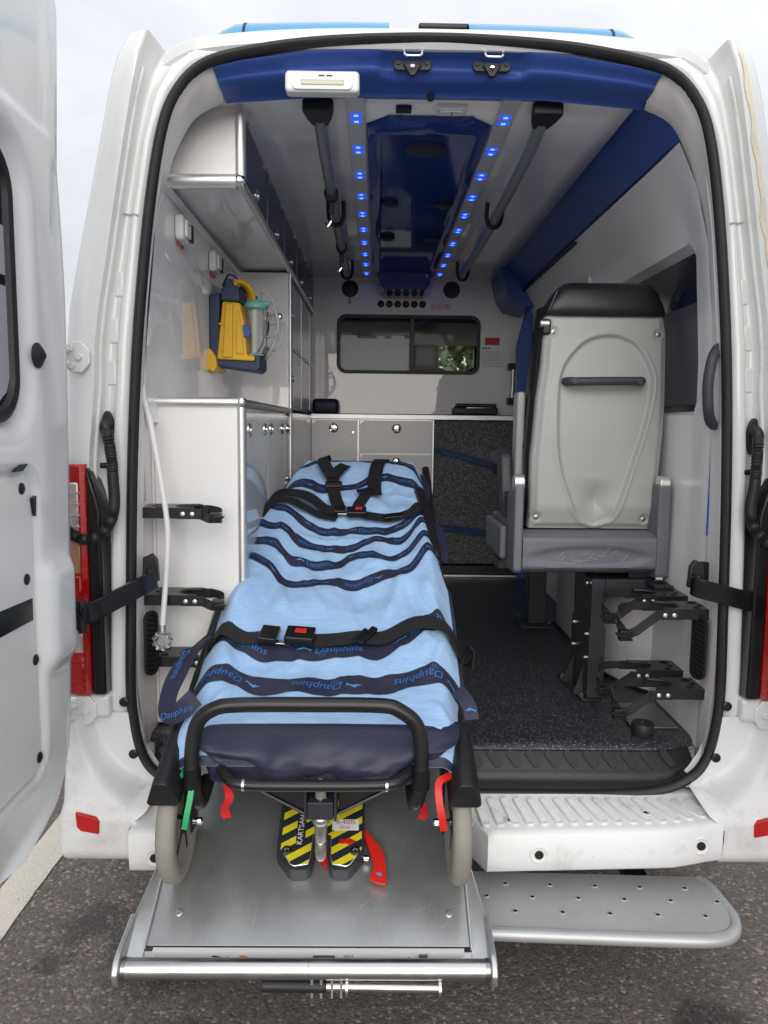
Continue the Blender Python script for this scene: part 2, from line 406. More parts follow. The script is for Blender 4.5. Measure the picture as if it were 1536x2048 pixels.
def text_mesh(s, shear=0, align='CENTER'):
    key = (s, shear, align)
    if key not in _TX:
        c = bpy.data.curves.new('t', 'FONT'); c.body = s; c.size = 1; c.align_x = align; c.align_y = 'CENTER'; c.shear = shear; c.resolution_u = 3
        o = bpy.data.objects.new('t', c); COL.objects.link(o)
        dg = bpy.context.evaluated_depsgraph_get(); me = bpy.data.meshes.new_from_object(o.evaluated_get(dg))
        _TX[key] = ([v.co.copy() for v in me.vertices], [tuple(p.vertices) for p in me.polygons])
        bpy.data.objects.remove(o); bpy.data.curves.remove(c)
    return _TX[key]
def text(name, s, size, f, m, parent, shear=0, align='CENTER'):
    """f maps flat text coordinates (p, q) in metres to a 3D point"""
    V, F = text_mesh(s, shear, align)
    return mk(name, [f(v.x*size, v.y*size) for v in V], F, m, parent, smooth=False)
def planef(O, A, B):
    O, A, B = Vector(O), Vector(A), Vector(B)
    return lambda p, q: O+A*p+B*q

# ---------------------------------------------------------------- ground
g = mk('ground', [(-220, -220, 0), (220, -220, 0), (220, 220, 0), (-220, 220, 0)], [(0, 1, 2, 3)], 'asphalt'); tag(g, kind='structure')
rows = []
for i in range(221):
    y = -5+i*.06
    rows.append([Vector((-1.342+.006*noise.noise((y*9, 0, 0)), y, .004)), Vector((-1.222+.006*noise.noise((y*9, 5, 0)), y, .004))])
tag(grid('parking_line', rows, 'road_paint'), kind='structure')
# ---------------------------------------------------------------- trees (in front of the van, and the ones the gloss reflects behind the camera)
def tree(label, x, y, h, r, leaves, nm='leafy_tree'):
    e = thing(nm, label, 'tree', (x, y, 0), 'trees around the car park')
    tube('trunk', [(x, y, -.1), (x+.08, y, h*.3), (x-.05, y+.1, h*.6), (x, y, h*.85)], lambda s: .16*(1-s)+.03, 'trunk', e, n=8, k=4)
    V = []; F = []
    cl = [Vector((x+random.gauss(0, r*.45), y+random.gauss(0, r*.45), h*random.uniform(.35, 1))) for _ in range(26)]
    for i in range(leaves):
        c = random.choice(cl); q = c+Vector((random.gauss(0, r*.22), random.gauss(0, r*.22), random.gauss(0, r*.2)))
        a = Vector((random.gauss(0, 1), random.gauss(0, 1), random.gauss(0, 1))).normalized()*.11; b = a.cross(Vector((random.gauss(0, 1), random.gauss(0, 1), random.gauss(0, 1)))).normalized()*.07
        i0 = len(V); V += [q-a, q+b, q+a, q-b]; F.append((i0, i0+1, i0+2, i0+3))
    mk('crown', V, F, 'leaves', e, smooth=False)
tree('tall leafy tree ahead of the van, seen through the windscreen on the left', .3, 13.5, 6.5, 1.9, 4200)
tree('broad leafy tree ahead of the van, seen through the windscreen on the right', 2.8, 14.5, 6, 2.0, 4200)

def bare_tree(label, x, y, h, seed):
    rnd = random.Random(seed); e = thing('bare_tree', label, 'tree', (x, y, 0), 'trees around the car park')
    tube('trunk', [(x, y, -.1), (x+.1, y, h*.2), (x-.05, y, h*.45)], lambda s: .20-.07*s, 'trunk', e, n=8, k=4)
    V = []; F = []
    def seg(p, q, r1, r2):
        d = (q-p).normalized(); a = d.cross(Vector((.3, .9, .1))).normalized(); b = d.cross(a); i0 = len(V)
        for c, r in ((p, r1), (q, r2)):
            for k in range(4): V.append(c+(a*cos(k*pi/2)+b*sin(k*pi/2))*r)
        for k in range(4): F.append((i0+k, i0+(k+1) % 4, i0+4+(k+1) % 4, i0+4+k))
    def grow(p, d, l, r, n):
        q = p+d*l; seg(p, q, r, r*.7)
        if n == 0: return
        for _ in range(3):
            nd = (d+Vector((rnd.gauss(0, .55), rnd.gauss(0, .55), rnd.gauss(.1, .35)))).normalized(); grow(lerp(p, q, rnd.uniform(.55, 1)), nd, l*rnd.uniform(.6, .82), r*.62, n-1)
    for k in range(4): grow(Vector((x-.05, y, h*(.28+.05*k))), Vector((cos(k*1.7)*.5, sin(k*1.7)*.5, .85)).normalized(), h*.2, .09, 4)
    mk('crown', V, F, 'trunk', e, smooth=False)
bare_tree('bare tree across the car park, mirrored in the glossy bulkhead on the left', -3.0, -13, 8, 3)
bare_tree('bare tree across the car park, mirrored in the glossy bulkhead on the right', 2.2, -15, 9, 5)
# ================================================================ AMBULANCE: body
AMB = thing('ambulance', 'white ambulance van seen from behind with its rear doors open', 'ambulance', (0, 0, 0))
HALF = [(0, .478), (.21, .478), (.49, .478), (.66, .492), (.75, .535), (.79, .60), (.808, .70), (.812, .80), (.805, 1.03), (.793, 1.37), (.772, 1.70), (.737, 2.015), (.70, 2.225), (.66, 2.325), (.593, 2.392), (.49, 2.424), (.32, 2.45), (.10, 2.463)]
LOOP = [(-x, z) for x, z in HALF[::-1]][:-1]+HALF      # left top ... bottom ... right top
SEALP = catmull([(x, 0, z) for x, z in LOOP], 5, True)
XS = sorted([(z, x) for x, z in HALF if x > .6 and z > .5])      # seal half width by height (sides)
def xseal(z): return interp(z, [(.5, .70), (.535, .75), (.60, .79), (.70, .808), (.80, .812), (1.03, .805), (1.37, .793), (1.70, .772), (2.015, .737), (2.225, .70), (2.325, .66), (2.392, .593), (2.424, .49)])
def xcrest(z): return interp(z, [(.6, .925), (1.0, .912), (1.414, .897), (1.586, .879), (1.696, .874), (1.784, .863), (1.933, .835), (2.08, .81), (2.2, .788), (2.331, .763), (2.42, .742), (2.456, .722)])
def xout(z): return interp(z, [(.4, 1.015), (1.0, 1.01), (1.4, 1.0), (1.7, .980), (1.8, .971), (1.956, .937), (2.149, .891), (2.351, .846), (2.43, .822), (2.475, .785)])
# door seal: rubber bulb with an inner lip
tube('door_seal', SEALP, .0, 'rubber', AMB, n=10, closed=True, k=1, sec=[(cos(w)*.0155, sin(w)*.0135-.001) for w in [2*pi*j/10 for j in range(10)]])
# rear pillar (left), mirrored to the right
zr = [.50, .515, .53, .545]+[.56+.03*i for i in range(62)]+[2.415, 2.44, 2.462]
rows = []
for z in zr:
    s, c, o = xseal(z), xcrest(z), xout(z)
    top = sst(2.40, 2.462, z)
    if z > 2.415: s = xseal(2.415)
    bulge = .004*noise.noise((0, z*6, 0))
    q = lambda f: lerp(s, c, f)
    prof = [(s-.006, .035), (s+.012, .012), (s+.024, .0), (q(.42), -.006), (q(.50), -.002), (q(.56), .020+bulge), (q(.62), .030+bulge), (q(.80), .032), (q(.88), .026), (q(.92), .004), (q(.955), -.003), (q(.975), -.020), (c, -.027), (lerp(c, o, .18), -.026), (lerp(c, o, .5), -.014), (lerp(c, o, .8), .012), (lerp(c, o, .95), .05), (o, .10), (o+.006, .3), (o+.012, 1.0), (o+.012, 3.0), (o, 4.2)]
    zi = min(z, 2.415)+max(0, z-2.415)*.35
    rows.append([Vector((-x, y, lerp(zi, z, sst(6, 11, k)))) for k, (x, y) in enumerate(prof)])
pl = grid('rear_pillar', rows, 'paint', AMB, ang=60)
# pressed dents along the door channel
for z in (.88, 1.02, 1.16, 1.63, 1.74, 1.86):
    s, c = xseal(z), xcrest(z); x = lerp(s, c, .74); w = (c-s)*.11
    box('pressed_rib', -x-w*1.25, -x+w*1.25, .0272, .040, z-.034, z+.034, 'paint', pl, bevel=.006, seg=3)
zz = 2.03; s, c = xseal(zz), xcrest(zz)
ribbon('body_seam', [(-lerp(s, c, .3), -.0065, zz-.004), (-lerp(s, c, .5), -.004, zz), (-lerp(s, c, .60), .026, zz+.004), (-lerp(s, c, .88), .024, zz+.008)], (0, 0, 1), .003, .003, 'ink_grey', pl, k=3)
# sealant bead down the channel edge
bead = []
for i in range(46):
    z = .80+i*.036
    if z > 2.40: break
    bead.append((-lerp(xseal(z), xcrest(z), .925)+.002*noise.noise((z*14, 3, 0)), -.0015, z))
tube('sealant_bead', bead, .0045, 'bumper', pl, n=6, k=2)
pr = copy_tree(pl, MIR, AMB)
# peeling sealer on the right-hand outer corner
rows = []
for i in range(40):
    z = 1.40+i*.0265; c, o = xcrest(z), xout(z); j = .012*noise.noise((z*16, 2, 0))
    if z > 2.44: break
    rows.append([Vector((lerp(c, o, .13)+j, -.0285, z)), Vector((lerp(c, o, .20)+j*.6, -.0272, z)), Vector((lerp(c, o, .28)+.010*noise.noise((z*22, 8, 0)), -.0258, z))])
grid('peeling_sealer', rows, 'peel', AMB)
# roof skin and rear roof edge
rows = []
xsn = [-.74+i*.04 for i in range(38)]
def zroof(x): return 2.486-.052*(abs(x)/.74)**3.0
for y, dz in ((.03, -.05), (.004, -.045), (-.008, -.03), (-.008, -.006), (.004, .004), (.05, .014), (.6, .03), (2.5, .03), (4.3, -.05)):
    rows.append([Vector((x*(1.0 if y < .5 else 1.08), y+(.05*sst(.60, .74, abs(x)) if y < .1 else 0), zroof(x)+dz-.012*sst(.64, .74, abs(x)))) for x in xsn])
rf = grid('roof', rows, 'paint', AMB)
# blue light bar along the roof's rear, with a black camera pod
for sgn in (-1, 1):
    x0, x1 = sgn*.12, sgn*.74
    rows = []
    for i in range(17):
        f = i/16; x = lerp(x0, x1, f); h = .120*(1-sst(.72, 1.0, f)*.70); d = .10*(1-.3*sst(.8, 1, f))
        rows.append([Vector((x, .48-d*cos(a), 2.604-.02*f**2+h*max(0, sin(a))**.7)) for a in [pi*j/10 for j in range(11)]])
    lb = grid('light_bar_lens', rows, 'beacon', AMB)
    xx = lerp(x0, x1, .70); grid('lens_joint', [[Vector((xx+q, .48-.102*cos(a), 2.593+.123*max(0, sin(a))**.7)) for a in [pi*j/10 for j in range(11)]] for q in (-.004, .004)], 'navy_dark', lb)
    box('light_bar_base', min(x0, x1), max(x0, x1), .39, .57, 2.50, 2.6, 'white_pl', AMB, bevel=.01)
pod = box('roof_pod', -.062, .15, .44, .56, 2.52, 2.698, 'black_pl', AMB, bevel=.012)
box('pod_cap', -.03, .12, .43, .57, 2.6985, 2.714, 'black_pl', pod, bevel=.005)
# tail light (left) then mirrored
def tail_light():
    z0, z1 = .77, 1.39
    hs = prism('tail_light', [(-.852, z0+.01), (-.852, z1-.13), (-.872, z1-.075), (-.893, z1-.01), (-.905, z1), (-.905, z0)], (0, .02, 0), (1, 0, 0), (0, 0, 1), -.0, 'black_gloss', AMB)
    bpy.data.objects.remove(hs)
    hs = prism('tail_light', [(.864, z0), (.900, z0), (.900, z1-.005), (.884, z1-.05), (.866, z1-.12)], (0, -.048, 0), (-1, 0, 0), (0, 0, 1), .09, 'black_gloss', AMB, bevel=.008)
    def lens(nm, a, b, m, dy=0.0, x0=.903, x1=1.012):
        rows = []
        for z in (a, a+.006, (a+b)/2, b-.006, b):
            e = 0.0 if a < z < b else .006
            rows.append([Vector((-x, y+e+dy, z)) for x, y in ((x0, .03), (x0, -.040), (x0+.012, -.052), (x0+.055, -.050), (x0+.085, -.036), (x1-.006, .0), (x1+.006, .06), (x1+.008, .13))])
        return grid(nm, rows, m, hs)
    lens('lens_surround', z0, z1, 'lens_red')
    lens('reversing_lens', 1.215, 1.345, 'lens_clear', -.003, .911, 1.008)
    lens('turn_lens', 1.10, 1.214, 'lens_amber', -.003, .911, 1.008)
    lens('brake_lens', .985, 1.098, 'lens_red', -.003, .911, 1.008)
    lens('fog_lens', .885, .975, 'lens_clear', -.003, .911, 1.008)
    lens('lower_lens', .785, .880, 'lens_red', -.004, .911, 1.008)
    # prism ridges moulded behind the lens
    for i in range(4):
        z = 1.225+i*.03
        box('lens_ridge', -1.0, -.915, -.0575, -.050, z, z+.004, 'lens_clear', hs, bevel=.001)
    for i in range(5):
        z = .79+i*.018
        box('lens_ridge', -1.0, -.915, -.0585, -.050, z, z+.004, 'lens_red', hs, bevel=.001)
    return hs
tl = tail_light(); copy_tree(tl, MIR, AMB)
# hinge plates bolted to the pillar
def hinge(z, x):
    pts = [(cos(a)*.038, sin(a)*.044) for a in [pi/8+pi/4*i for i in range(8)]]
    h = prism('hinge_plate', pts, (x, -.031, z), (1, 0, 0), (0, 0, 1), .010, 'paint', AMB, bevel=.004)
    for dx, dz in ((-.014, .022), (.008, 0), (-.012, -.022)):
        cyl('hinge_bolt', (x+dx, -.040, z+dz), (x+dx, -.049, z+dz), .0105, 'paint', h, n=6, bevel=.002)
    tube('hinge_arm', [(x-.02, -.045, z+.018), (x-.05, -.075, z+.012), (x-.085, -.10, z+.01)], .011, 'paint', h, n=8, k=3)
    tube('hinge_arm', [(x-.02, -.045, z-.018), (x-.05, -.075, z-.014), (x-.085, -.10, z-.01)], .011, 'paint', h, n=8, k=3)
    return h
h1 = hinge(1.665, -.918); h2 = hinge(.725, -.928)
copy_tree(h1, MIR, AMB); copy_tree(h2, MIR, AMB)
# bumper corner (left), mirrored
rows = []
for i in range(31):
    z = .335+i*(.375/30)
    out = interp(z, [(.33, -.085), (.345, -.115), (.37, -.135), (.42, -.145), (.47, -.145), (.51, -.125), (.57, -.085), (.64, -.062), (.70, -.056), (.715, -.05)])
    row = []
    for j in range(27):
        f = j/26; x = lerp(interp(z, [(.45, .780), (.465, .768), (.49, .735), (.505, .730), (.535, .758), (.60, .797), (.70, .814), (.80, .818)]), 1.02, f)
        # inner concave bay next to the seal, crease sweeping down towards the step
        cre = interp(z, [(.40, .0), (.47, .06), (.50, .16), (.55, .36), (.62, .50), (.70, .58)])
        y = lerp(-.012 if z > .5 else out, out, sst(cre-.10, cre+.06, f)) if z > .46 else out
        y = lerp(out, y, sst(.44, .52, z))
        k = sst(.68, 1.0, f); y = lerp(y, .16, k**2.2); x = x-.012*k*(1-k)*4*0
        row.append(Vector((-x, y+.002*noise.noise((x*8, z*8, 0)), z)))
    if i == 0: rows.append([Vector((p.x, p.y+.05, p.z+.004)) for p in row])
    rows.append(row)
bc = grid('bumper_corner', rows, 'bumper', AMB, ang=70)
rfl = prism('reflector', [(-.918, .492), (-.915, .452), (-.904, .441), (-.858, .432), (-.856, .466), (-.865, .479)], (0, -.139, 0), (1, 0, 0), (0, 0, 1), .011, 'reflector', bc, bevel=.004)
for zz_, xx_ in ((.74, .822), (.592, .80)):
    lathe('bumper_fixing', [(.013, 0), (.013, .004), (.009, .006), (.009, .003), (.005, .003)], (-xx_-.006, -.012, zz_), (0, -1, 0), 'black_pl', bc, n=14)
# mounting tab moulded round the fixing
copy_tree(bc, MIR, AMB)
# painted panel between tail light and bumper
for sgn in (-1, 1):
    box('lower_quarter', min(sgn*.86, sgn*1.0), max(sgn*.86, sgn*1.0), -.035, .1, .70, .768, 'paint', AMB, bevel=.015)
# sill below the seal
box('rear_sill', -.80, .80, -.002, .10, .40, .468, 'paint', AMB, bevel=.006)
for x in (.235, -.72): cyl('drain_hole', (x, -.0025, .459), (x, -.006, .459), .012, 'dark_void', AMB, n=14)
# bumper steps
def bumper_step(x0, x1, ribs):
    xa = [x0, x0+.012, x0+.035]+[lerp(x0+.05, x1-.04, i/12) for i in range(13)]+[x1-.02, x1-.006, x1]
    rows = []
    edge = lambda x: min(sst(x0-.001, x0+.035, x), 1)
    for x in xa:
        tilt = .018*(x-.12)/.65 if x0 > 0 else 0
        e = edge(x) if x0 > 0 else min(1, sst(x1+.001, x1-.03, x))
        yf = -.178*e-.10*(1-e)+.03*sst(.62, .78, x)
        zt = .458+tilt
        rows.append([Vector((x, y, z)) for y, z in ((.02, .486), (-.012, .484), (-.02, .478), (yf+.022, zt), (yf+.008, zt-.004), (yf, zt-.014), (yf, .385+tilt), (yf+.004, .352+tilt), (yf+.014, .343+tilt), (yf+.06, .342+tilt), (.0, .36+tilt))])
    st = grid('bumper_step', rows, 'bumper', AMB, ang=50)
    for i in range(ribs):
        f = i/max(1, ribs-1)
        xb = lerp(x0+.022, x1-.055, f); dx = lerp(.012, .055, f)
        if x0 < 0: xb, dx = -.735, .03
        tl_ = .018*(xb-.12)/.65 if x0 > 0 else 0
        y0, y1 = -.030, -.150+.03*sst(.62, .78, xb+dx)
        if x0 < 0: y0, y1, dx = -.035, -.145, -.035
        A = Vector((xb, y0, .4775)); B = Vector((xb+dx, y1, .4605+tl_))
        D = (B-A); Ln = D.length; D.normalize(); Sd = Vector((1, 0, 0)); Sd = (Sd-D*Sd.dot(D)).normalized()
        prism('tread_rib', rrect(-.0115, .0115, 0, Ln, .0105, 4), A-Vector((0, 0, .002)), Sd, D, -.0075, 'bumper', st, bevel=.0016)
        # fine knurling across the rib
        kn = []; kf = []
        for q in range(int(Ln/.0042)-4):
            c = A+D*(.010+q*.0042)+Vector((0, 0, .0062)); w = Sd*.0085; d = D*.0011; b0 = len(kn)
            kn += [c-w-d, c+w-d, c+w+d, c-w+d, c-w+Vector((0, 0, .0010)), c+w+Vector((0, 0, .0010))]
            kf += [(b0, b0+1, b0+5, b0+4), (b0+3, b0+4, b0+5, b0+2)]
        tag(mk('rib_knurl', kn, kf, 'bumper', st, smooth=False), kind='stuff')
    return st
st = bumper_step(.118, .775, 17)
for x, z in ((.285, .402), (.712, .418)):
    lathe('parking_sensor', [(.024, 0), (.024, .003), (.021, .0045), (.019, .003), (.0125, .003)], (x, -.178+.03*sst(.62, .78, x), z), (0, -1, 0), 'bumper', st, n=26)
    cyl('sensor_eye', (x, -.178+.03*sst(.62, .78, x), z), (x, -.1835+.03*sst(.62, .78, x), z), .0115, 'black_pl', st, n=20)
for x, y in ((.218, -.128), (.585, -.105)):
    lathe('step_screw', [(.017, 0), (.017, .003), (.011, .0045), (.010, .001)], (x, y, .4625+.018*(x-.12)/.65+(.128+y)*.06), (0, 0, 1), 'bumper', st, n=18)
    cyl('screw_head', (x, y, .463), (x, y, .4665+.018*(x-.12)/.65), .0085, 'alu_dark', st, n=6)
st2 = bumper_step(-.772, -.655, 1)
lathe('parking_sensor', [(.024, 0), (.024, .003), (.021, .0045), (.019, .003), (.0125, .003)], (-.705, -.178, .388), (0, -1, 0), 'bumper', st2, n=26)
cyl('sensor_eye', (-.705, -.178, .388), (-.705, -.1835, .388), .0115, 'black_pl', st2, n=20)
# retractable foot step
FO = Vector((.12, -.098, .30)); FA = Vector((.999, -.037, 0)); FB = Vector((-.037, -.999, 0)).normalized()
out = [(-.10, 0), (.612, 0), (.624, .02), (.632, .15), (.609, .205), (.560, .228), (.485, .232), (-.10, .226)]
fs = prism('foot_step', out, FO, FA, FB, -.004, 'step_silver', AMB, bevel=.0015)
rim = [FO+FA*p+FB*q+Vector((0, 0, -.008)) for p, q in ((.612, -.005), (.624, .02), (.636, .10), (.636, .16), (.612, .212), (.560, .237), (.45, .241), (.2, .238), (-.10, .234))]
tube('step_rim', rim, .0165, 'step_silver', fs, n=14, k=6)
tube('step_rim', [FO+FA*p+FB*q+Vector((0, 0, -.006)) for p, q in ((-.1, -.006), (.2, -.006), (.612, -.006))], .008, 'step_silver', fs, n=8, k=2)
hol = [(-.03+i*.117, .050) for i in range(6)]+[(-.085+i*.117, .105) for i in range(7)]+[(-.02+i*.117, .165) for i in range(6)]
hsrc = None; hs2 = None
for p, q in hol:
    Mh = Matrix.Translation(FO+FA*p+FB*q+Vector((0, 0, .0035)))
    if hsrc is None:
        hsrc = lathe('grip_hole', [(.0105, 0), (.0085, .0018), (.0062, .0026), (.0052, .0018)], (0, 0, 0), (0, 0, 1), 'step_silver', fs, n=16, Mw=Mh)
        hs2 = cyl('hole_void', (0, 0, .0005), (0, 0, .0021), .0050, 'dark_void', fs, n=12, Mw=Mh)
    else:
        inst('grip_hole', hsrc, fs, Mh); inst('hole_void', hs2, fs, Mh)
box('step_arm', .25, .31, -.10, .5, .255, .285, 'black_metal', AMB, bevel=.004)
box('step_arm', .55, .61, -.10, .5, .255, .285, 'black_metal', AMB, bevel=.004)
# underbody, wheels, nose
box('underbody', -.80, .80, .18, 4.3, .36, .40, 'dark_void', AMB)
box('cross_member', -.78, .78, .06, .16, .30, .40, 'black_pl', AMB, bevel=.01)
for sx in (-.86, .86):
    for y in (1.0, 4.0):
        w = lathe('road_wheel', [(.20, -.10), (.30, -.10), (.335, -.07), (.34, 0), (.335, .07), (.30, .10), (.20, .10), (.19, .03)], (sx, y, .34), (1, 0, 0), 'tyre_black', AMB, n=36)
        lathe('wheel_rim', [(.19, -.02), (.17, .05), (.05, .06), (.02, .075)], (sx, y, .34), (1 if sx > 0 else -1, 0, 0), 'steel', w, n=24)
lathe('spare_wheel', [(.10, -.09), (.28, -.09), (.32, -.05), (.325, 0), (.32, .05), (.28, .09)], (.30, .55, .30), (0, 0, 1), 'tyre_black', AMB, n=36)
for sx in (-1, 1):
    box('body_side', min(sx*.985, sx*1.015), max(sx*.985, sx*1.015), .32, 4.25, .38, 1.1, 'paint', AMB, bevel=.004)
# cab: dark shell with a windscreen
cabh = box('cab_headliner', -.96, .96, 2.80, 4.15, 2.13, 2.16, 'navy_dark', AMB)
for sx in (-1, 1): box('cab_trim', min(sx*.93, sx*.96), max(sx*.93, sx*.96), 2.80, 4.25, .55, 2.13, 'black_pl', AMB)
box('dashboard', -.93, .93, 3.95, 4.5, .55, 1.62, 'black_pl', AMB, bevel=.05)
mk('windscreen', [(-.93, 4.75, 1.45), (.93, 4.75, 1.45), (.88, 4.1, 2.14), (-.88, 4.1, 2.14)], [(0, 1, 2, 3)], 'glass', AMB, smooth=False, solid=.004)
grid('bonnet', [[Vector((x, y, z-.10*(abs(x)/.95)**3)) for x in (-.95, -.6, 0, .6, .95)] for y, z in ((4.45, 1.50), (4.8, 1.46), (5.15, 1.35), (5.3, 1.15), (5.35, .4))], 'paint', AMB)
box('cab_floor', -.93, .93, 2.8, 4.4, .5, .56, 'black_pl', AMB)
for i, x in enumerate((.19, .62, -.5)):
    r = lathe('cab_seat', [(.02, -.52), (.22, -.52), (.24, -.45), (.235, 0), (.20, .12), (.10, .15)], (x, 3.42, 1.75), (0, .05, 1), 'seat_black', AMB, n=20)
    r.data.transform(Matrix.Translation((0, 3.42, 0)) @ Matrix.Scale(.42, 4, (0, 1, 0)) @ Matrix.Translation((0, -3.42, 0)))
    box('headrest', x-.095, x+.095, 3.36, 3.46, 1.885, 2.06, 'seat_black', r, bevel=.04, seg=4)
# ---------------------------------------------------------------- rear door, open square to the van (left), mirrored to the right
DX = -.900
def yh(z): return interp(z, [(.545, -.43), (.56, -.36), (.575, -.30), (.595, -.255), (.63, -.215), (.68, -.188), (.80, -.165), (1.0, -.146), (1.3, -.129), (1.6, -.118), (1.8, -.114), (1.95, -.122), (2.1, -.139), (2.3, -.120), (2.46, -.108), (2.50, -.115)])+.042
def door_x(y, z):
    x = 0.0; y0 = y; y = y-.042
    e = yh(z)-y0                                    # distance from the hinge edge
    x -= .030*(1-sst(.0, .018, e)) + .0*e          # rolled edge
    x -= .020*(1-sst(.045, .075, e))*1.0           # flange step
    d = sdrr(y, z, -1.02, -.375, 1.475, 2.085, .10); x -= .030*sst(.035, -.035, d)       # window bay
    d = sdrr(y, z, -1.02, -.375, .69, 1.395, .05); x -= .016*sst(.012, -.012, d)         # trim panel bay
    lim = 2.17 + max(0, -(y+.30))*0.05
    d = max(sdrr(y, z, -1.02, -.245, 2.12, 2.60, .06), (2.155-z)+max(0, (y+.33))*1.2*0)
    x -= .012*sst(.008, -.008, d)
    d = abs((y+.262)-(z-1.98)*.10); 
    x -= .008*sst(.012, .0, abs(y+.232+(2.02-z)*.16))*sst(1.90, 1.94, z)*sst(2.12, 2.08, z)
    d = sdrr(y, z, -.36, -.215, .93, 1.17, .03); x += .022*sst(.03, -.03, d)              # check-strap boss
    x -= .06*sst(.80, .55, z)*sst(.05, .2, e+0.0)*.35
    return DX+x
rows = []
NZ, NY = 150, 66
for i in range(NZ+1):
    z = lerp(.545, 2.50, i/NZ); a = yh(z); row = []
    for j in range(NY+1):
        f = j/NY; f = f**1.25; y = lerp(a, -.98, f); row.append(Vector((door_x(y, z), y, z)))
    rows.append([Vector((DX-.085, a-.004, z)), Vector((DX-.066, a+.0005, z))]+row+[Vector((DX-.01, -.985, z)), Vector((DX-.085, -.98, z))])
dr = grid('rear_door', rows, 'paint_clean', AMB, ang=60)
oy = [Vector((DX-.105, lerp(yh(z)-.02, -.97, 0), z)) for z in ()]
rows = [[Vector((DX-.085, yh(z)-.004, z)), Vector((DX-.100, yh(z)-.03, z)), Vector((DX-.106, -.5, z)), Vector((DX-.100, -.96, z)), Vector((DX-.085, -.98, z))] for z in [lerp(.545, 2.50, i/24) for i in range(25)]]
grid('door_outer_skin', rows, 'paint', dr)
DS = Matrix.Translation((0, .042, 0))
WX = DX-.026
tube('window_seal', [(WX+.004, y, z) for y, z in rrect(-.96, -.425, 1.508, 2.05, .085, 6)], .0, 'rubber', dr, n=8, closed=True, k=1, sec=[(cos(w)*.016, sin(w)*.016) for w in [2*pi*j/8 for j in range(8)]])
pn = prism('window_pane', rrect(-.955, -.43, 1.512, 2.046, .082), (WX, 0, 0), (0, 1, 0), (0, 0, 1), .004, 'glass_dark', dr)
prism('frosted_film', rrect(-.95, -.437, 1.80, 1.90, .004, 1), (WX+.0045, 0, 0), (0, 1, 0), (0, 0, 1), .0006, 'film', pn)
prism('frosted_film', [(-.95, 1.60), (-.90, 1.53), (-.52, 1.525), (-.455, 1.56), (-.437, 1.60), (-.437, 1.778), (-.95, 1.778)], (WX+.0045, 0, 0), (0, 1, 0), (0, 0, 1), .0006, 'film', pn)
lathe('rubber_stop', [(.028, 0), (.028, .004), (.020, .010), (.006, .019), (.002, .020)], (DX-.002, -.348, 1.645), (1, 0, 0), 'rubber', dr, n=26)
tpn = prism('trim_panel', rrect(-.97, -.388, .705, 1.382, .04), (DX-.0165, 0, 0), (0, 1, 0), (0, 0, 1), .006, 'cab_front', dr, bevel=.0015)
for y, z in ((-.432, 1.355), (-.425, 1.155), (-.398, .965), (-.398, .735)):
    lathe('trim_plug', [(.0125, 0), (.0125, .003), (.007, .006), (.001, .0065)], (DX-.0105 if y < -.39 else DX-.002, y, z), (1, 0, 0), 'black_pl', dr, n=16)
prism('dark_strip', [(-.97, 1.065), (-.97, 1.128), (-.402, 1.108), (-.402, 1.058)], (DX-.010, 0, 0), (0, 1, 0), (0, 0, 1), .0015, 'black_gloss', tpn, bevel=.001)
prism('foam_pad', [(-.49, 1.394), (-.45, 1.394), (-.425, 1.408), (-.46, 1.408)], (DX-.004, 0, 0), (0, 1, 0), (0, 0, 1), .008, 'black_pl', dr, bevel=.001)
prism('foam_pad', [(-.395, 1.33), (-.378, 1.335), (-.384, 1.29)], (DX-.010, 0, 0), (0, 1, 0), (0, 0, 1), .008, 'black_pl', dr)
sb = box('strap_bracket', DX+.000, DX+.020, -.255, -.200, .985, 1.060, 'black_metal', dr, bevel=.004)
cyl('strap_pin', (DX+.022, -.200, .972), (DX+.022, -.200, 1.055), .011, 'black_metal', dr, n=12, bevel=.003)
for c_ in kids(dr):
    if c_.name.startswith('door_outer_skin'): continue
    WM[c_.name] = DS @ WM[c_.name]; c_.matrix_basis = WM[c_.name]
    for g_ in kids(c_): WM[g_.name] = DS @ WM[g_.name]; g_.matrix_parent_inverse = WM[c_.name].inverted(); g_.matrix_basis = WM[g_.name]
copy_tree(dr, MIR, AMB)
# door check straps
def strap(sg, pts, vs):
    s = ribbon('door_check_strap', [(sg*x, y, z) for x, y, z in pts], (0, 0, 1), .052, .011, 'black_gloss', AMB, k=5, bevel=.003)
    x, y, z = pts[0]
    prism('strap_mount', [(-.006, -.02), (.040, -.02), (.036, .045), (.012, .058), (-.002, .04)], (sg*x, .020, z+.01), (sg, 0, 0), (0, 0, 1), sg*-.02, 'black_pl', s, bevel=.004)
    cyl('strap_rivet', (sg*(x+.01), -.003, z+.020), (sg*(x+.01), -.003, z+.032), .012, 'black_pl', s, n=12)
    box('strap_slot', min(sg*(x+.02), sg*(x+.032)), max(sg*(x+.02), sg*(x+.032)), -.0165, -.0155, z-.012, z+.012, 'dark_void', s, bevel=0)
strap(-1, [(.742, .012, 1.078), (.768, -.030, 1.066), (.800, -.068, 1.050), (.822, -.095, 1.040), (.842, -.118, 1.030), (.862, -.140, 1.022), (.878, -.168, 1.015)], 0)
strap(1, [(.722, .012, 1.074), (.726, -.010, 1.072), (.75, -.018, 1.066), (.84, -.022, 1.044), (.93, -.03, 1.022), (.94, -.09, 1.016), (.88, -.168, 1.015)], 0)
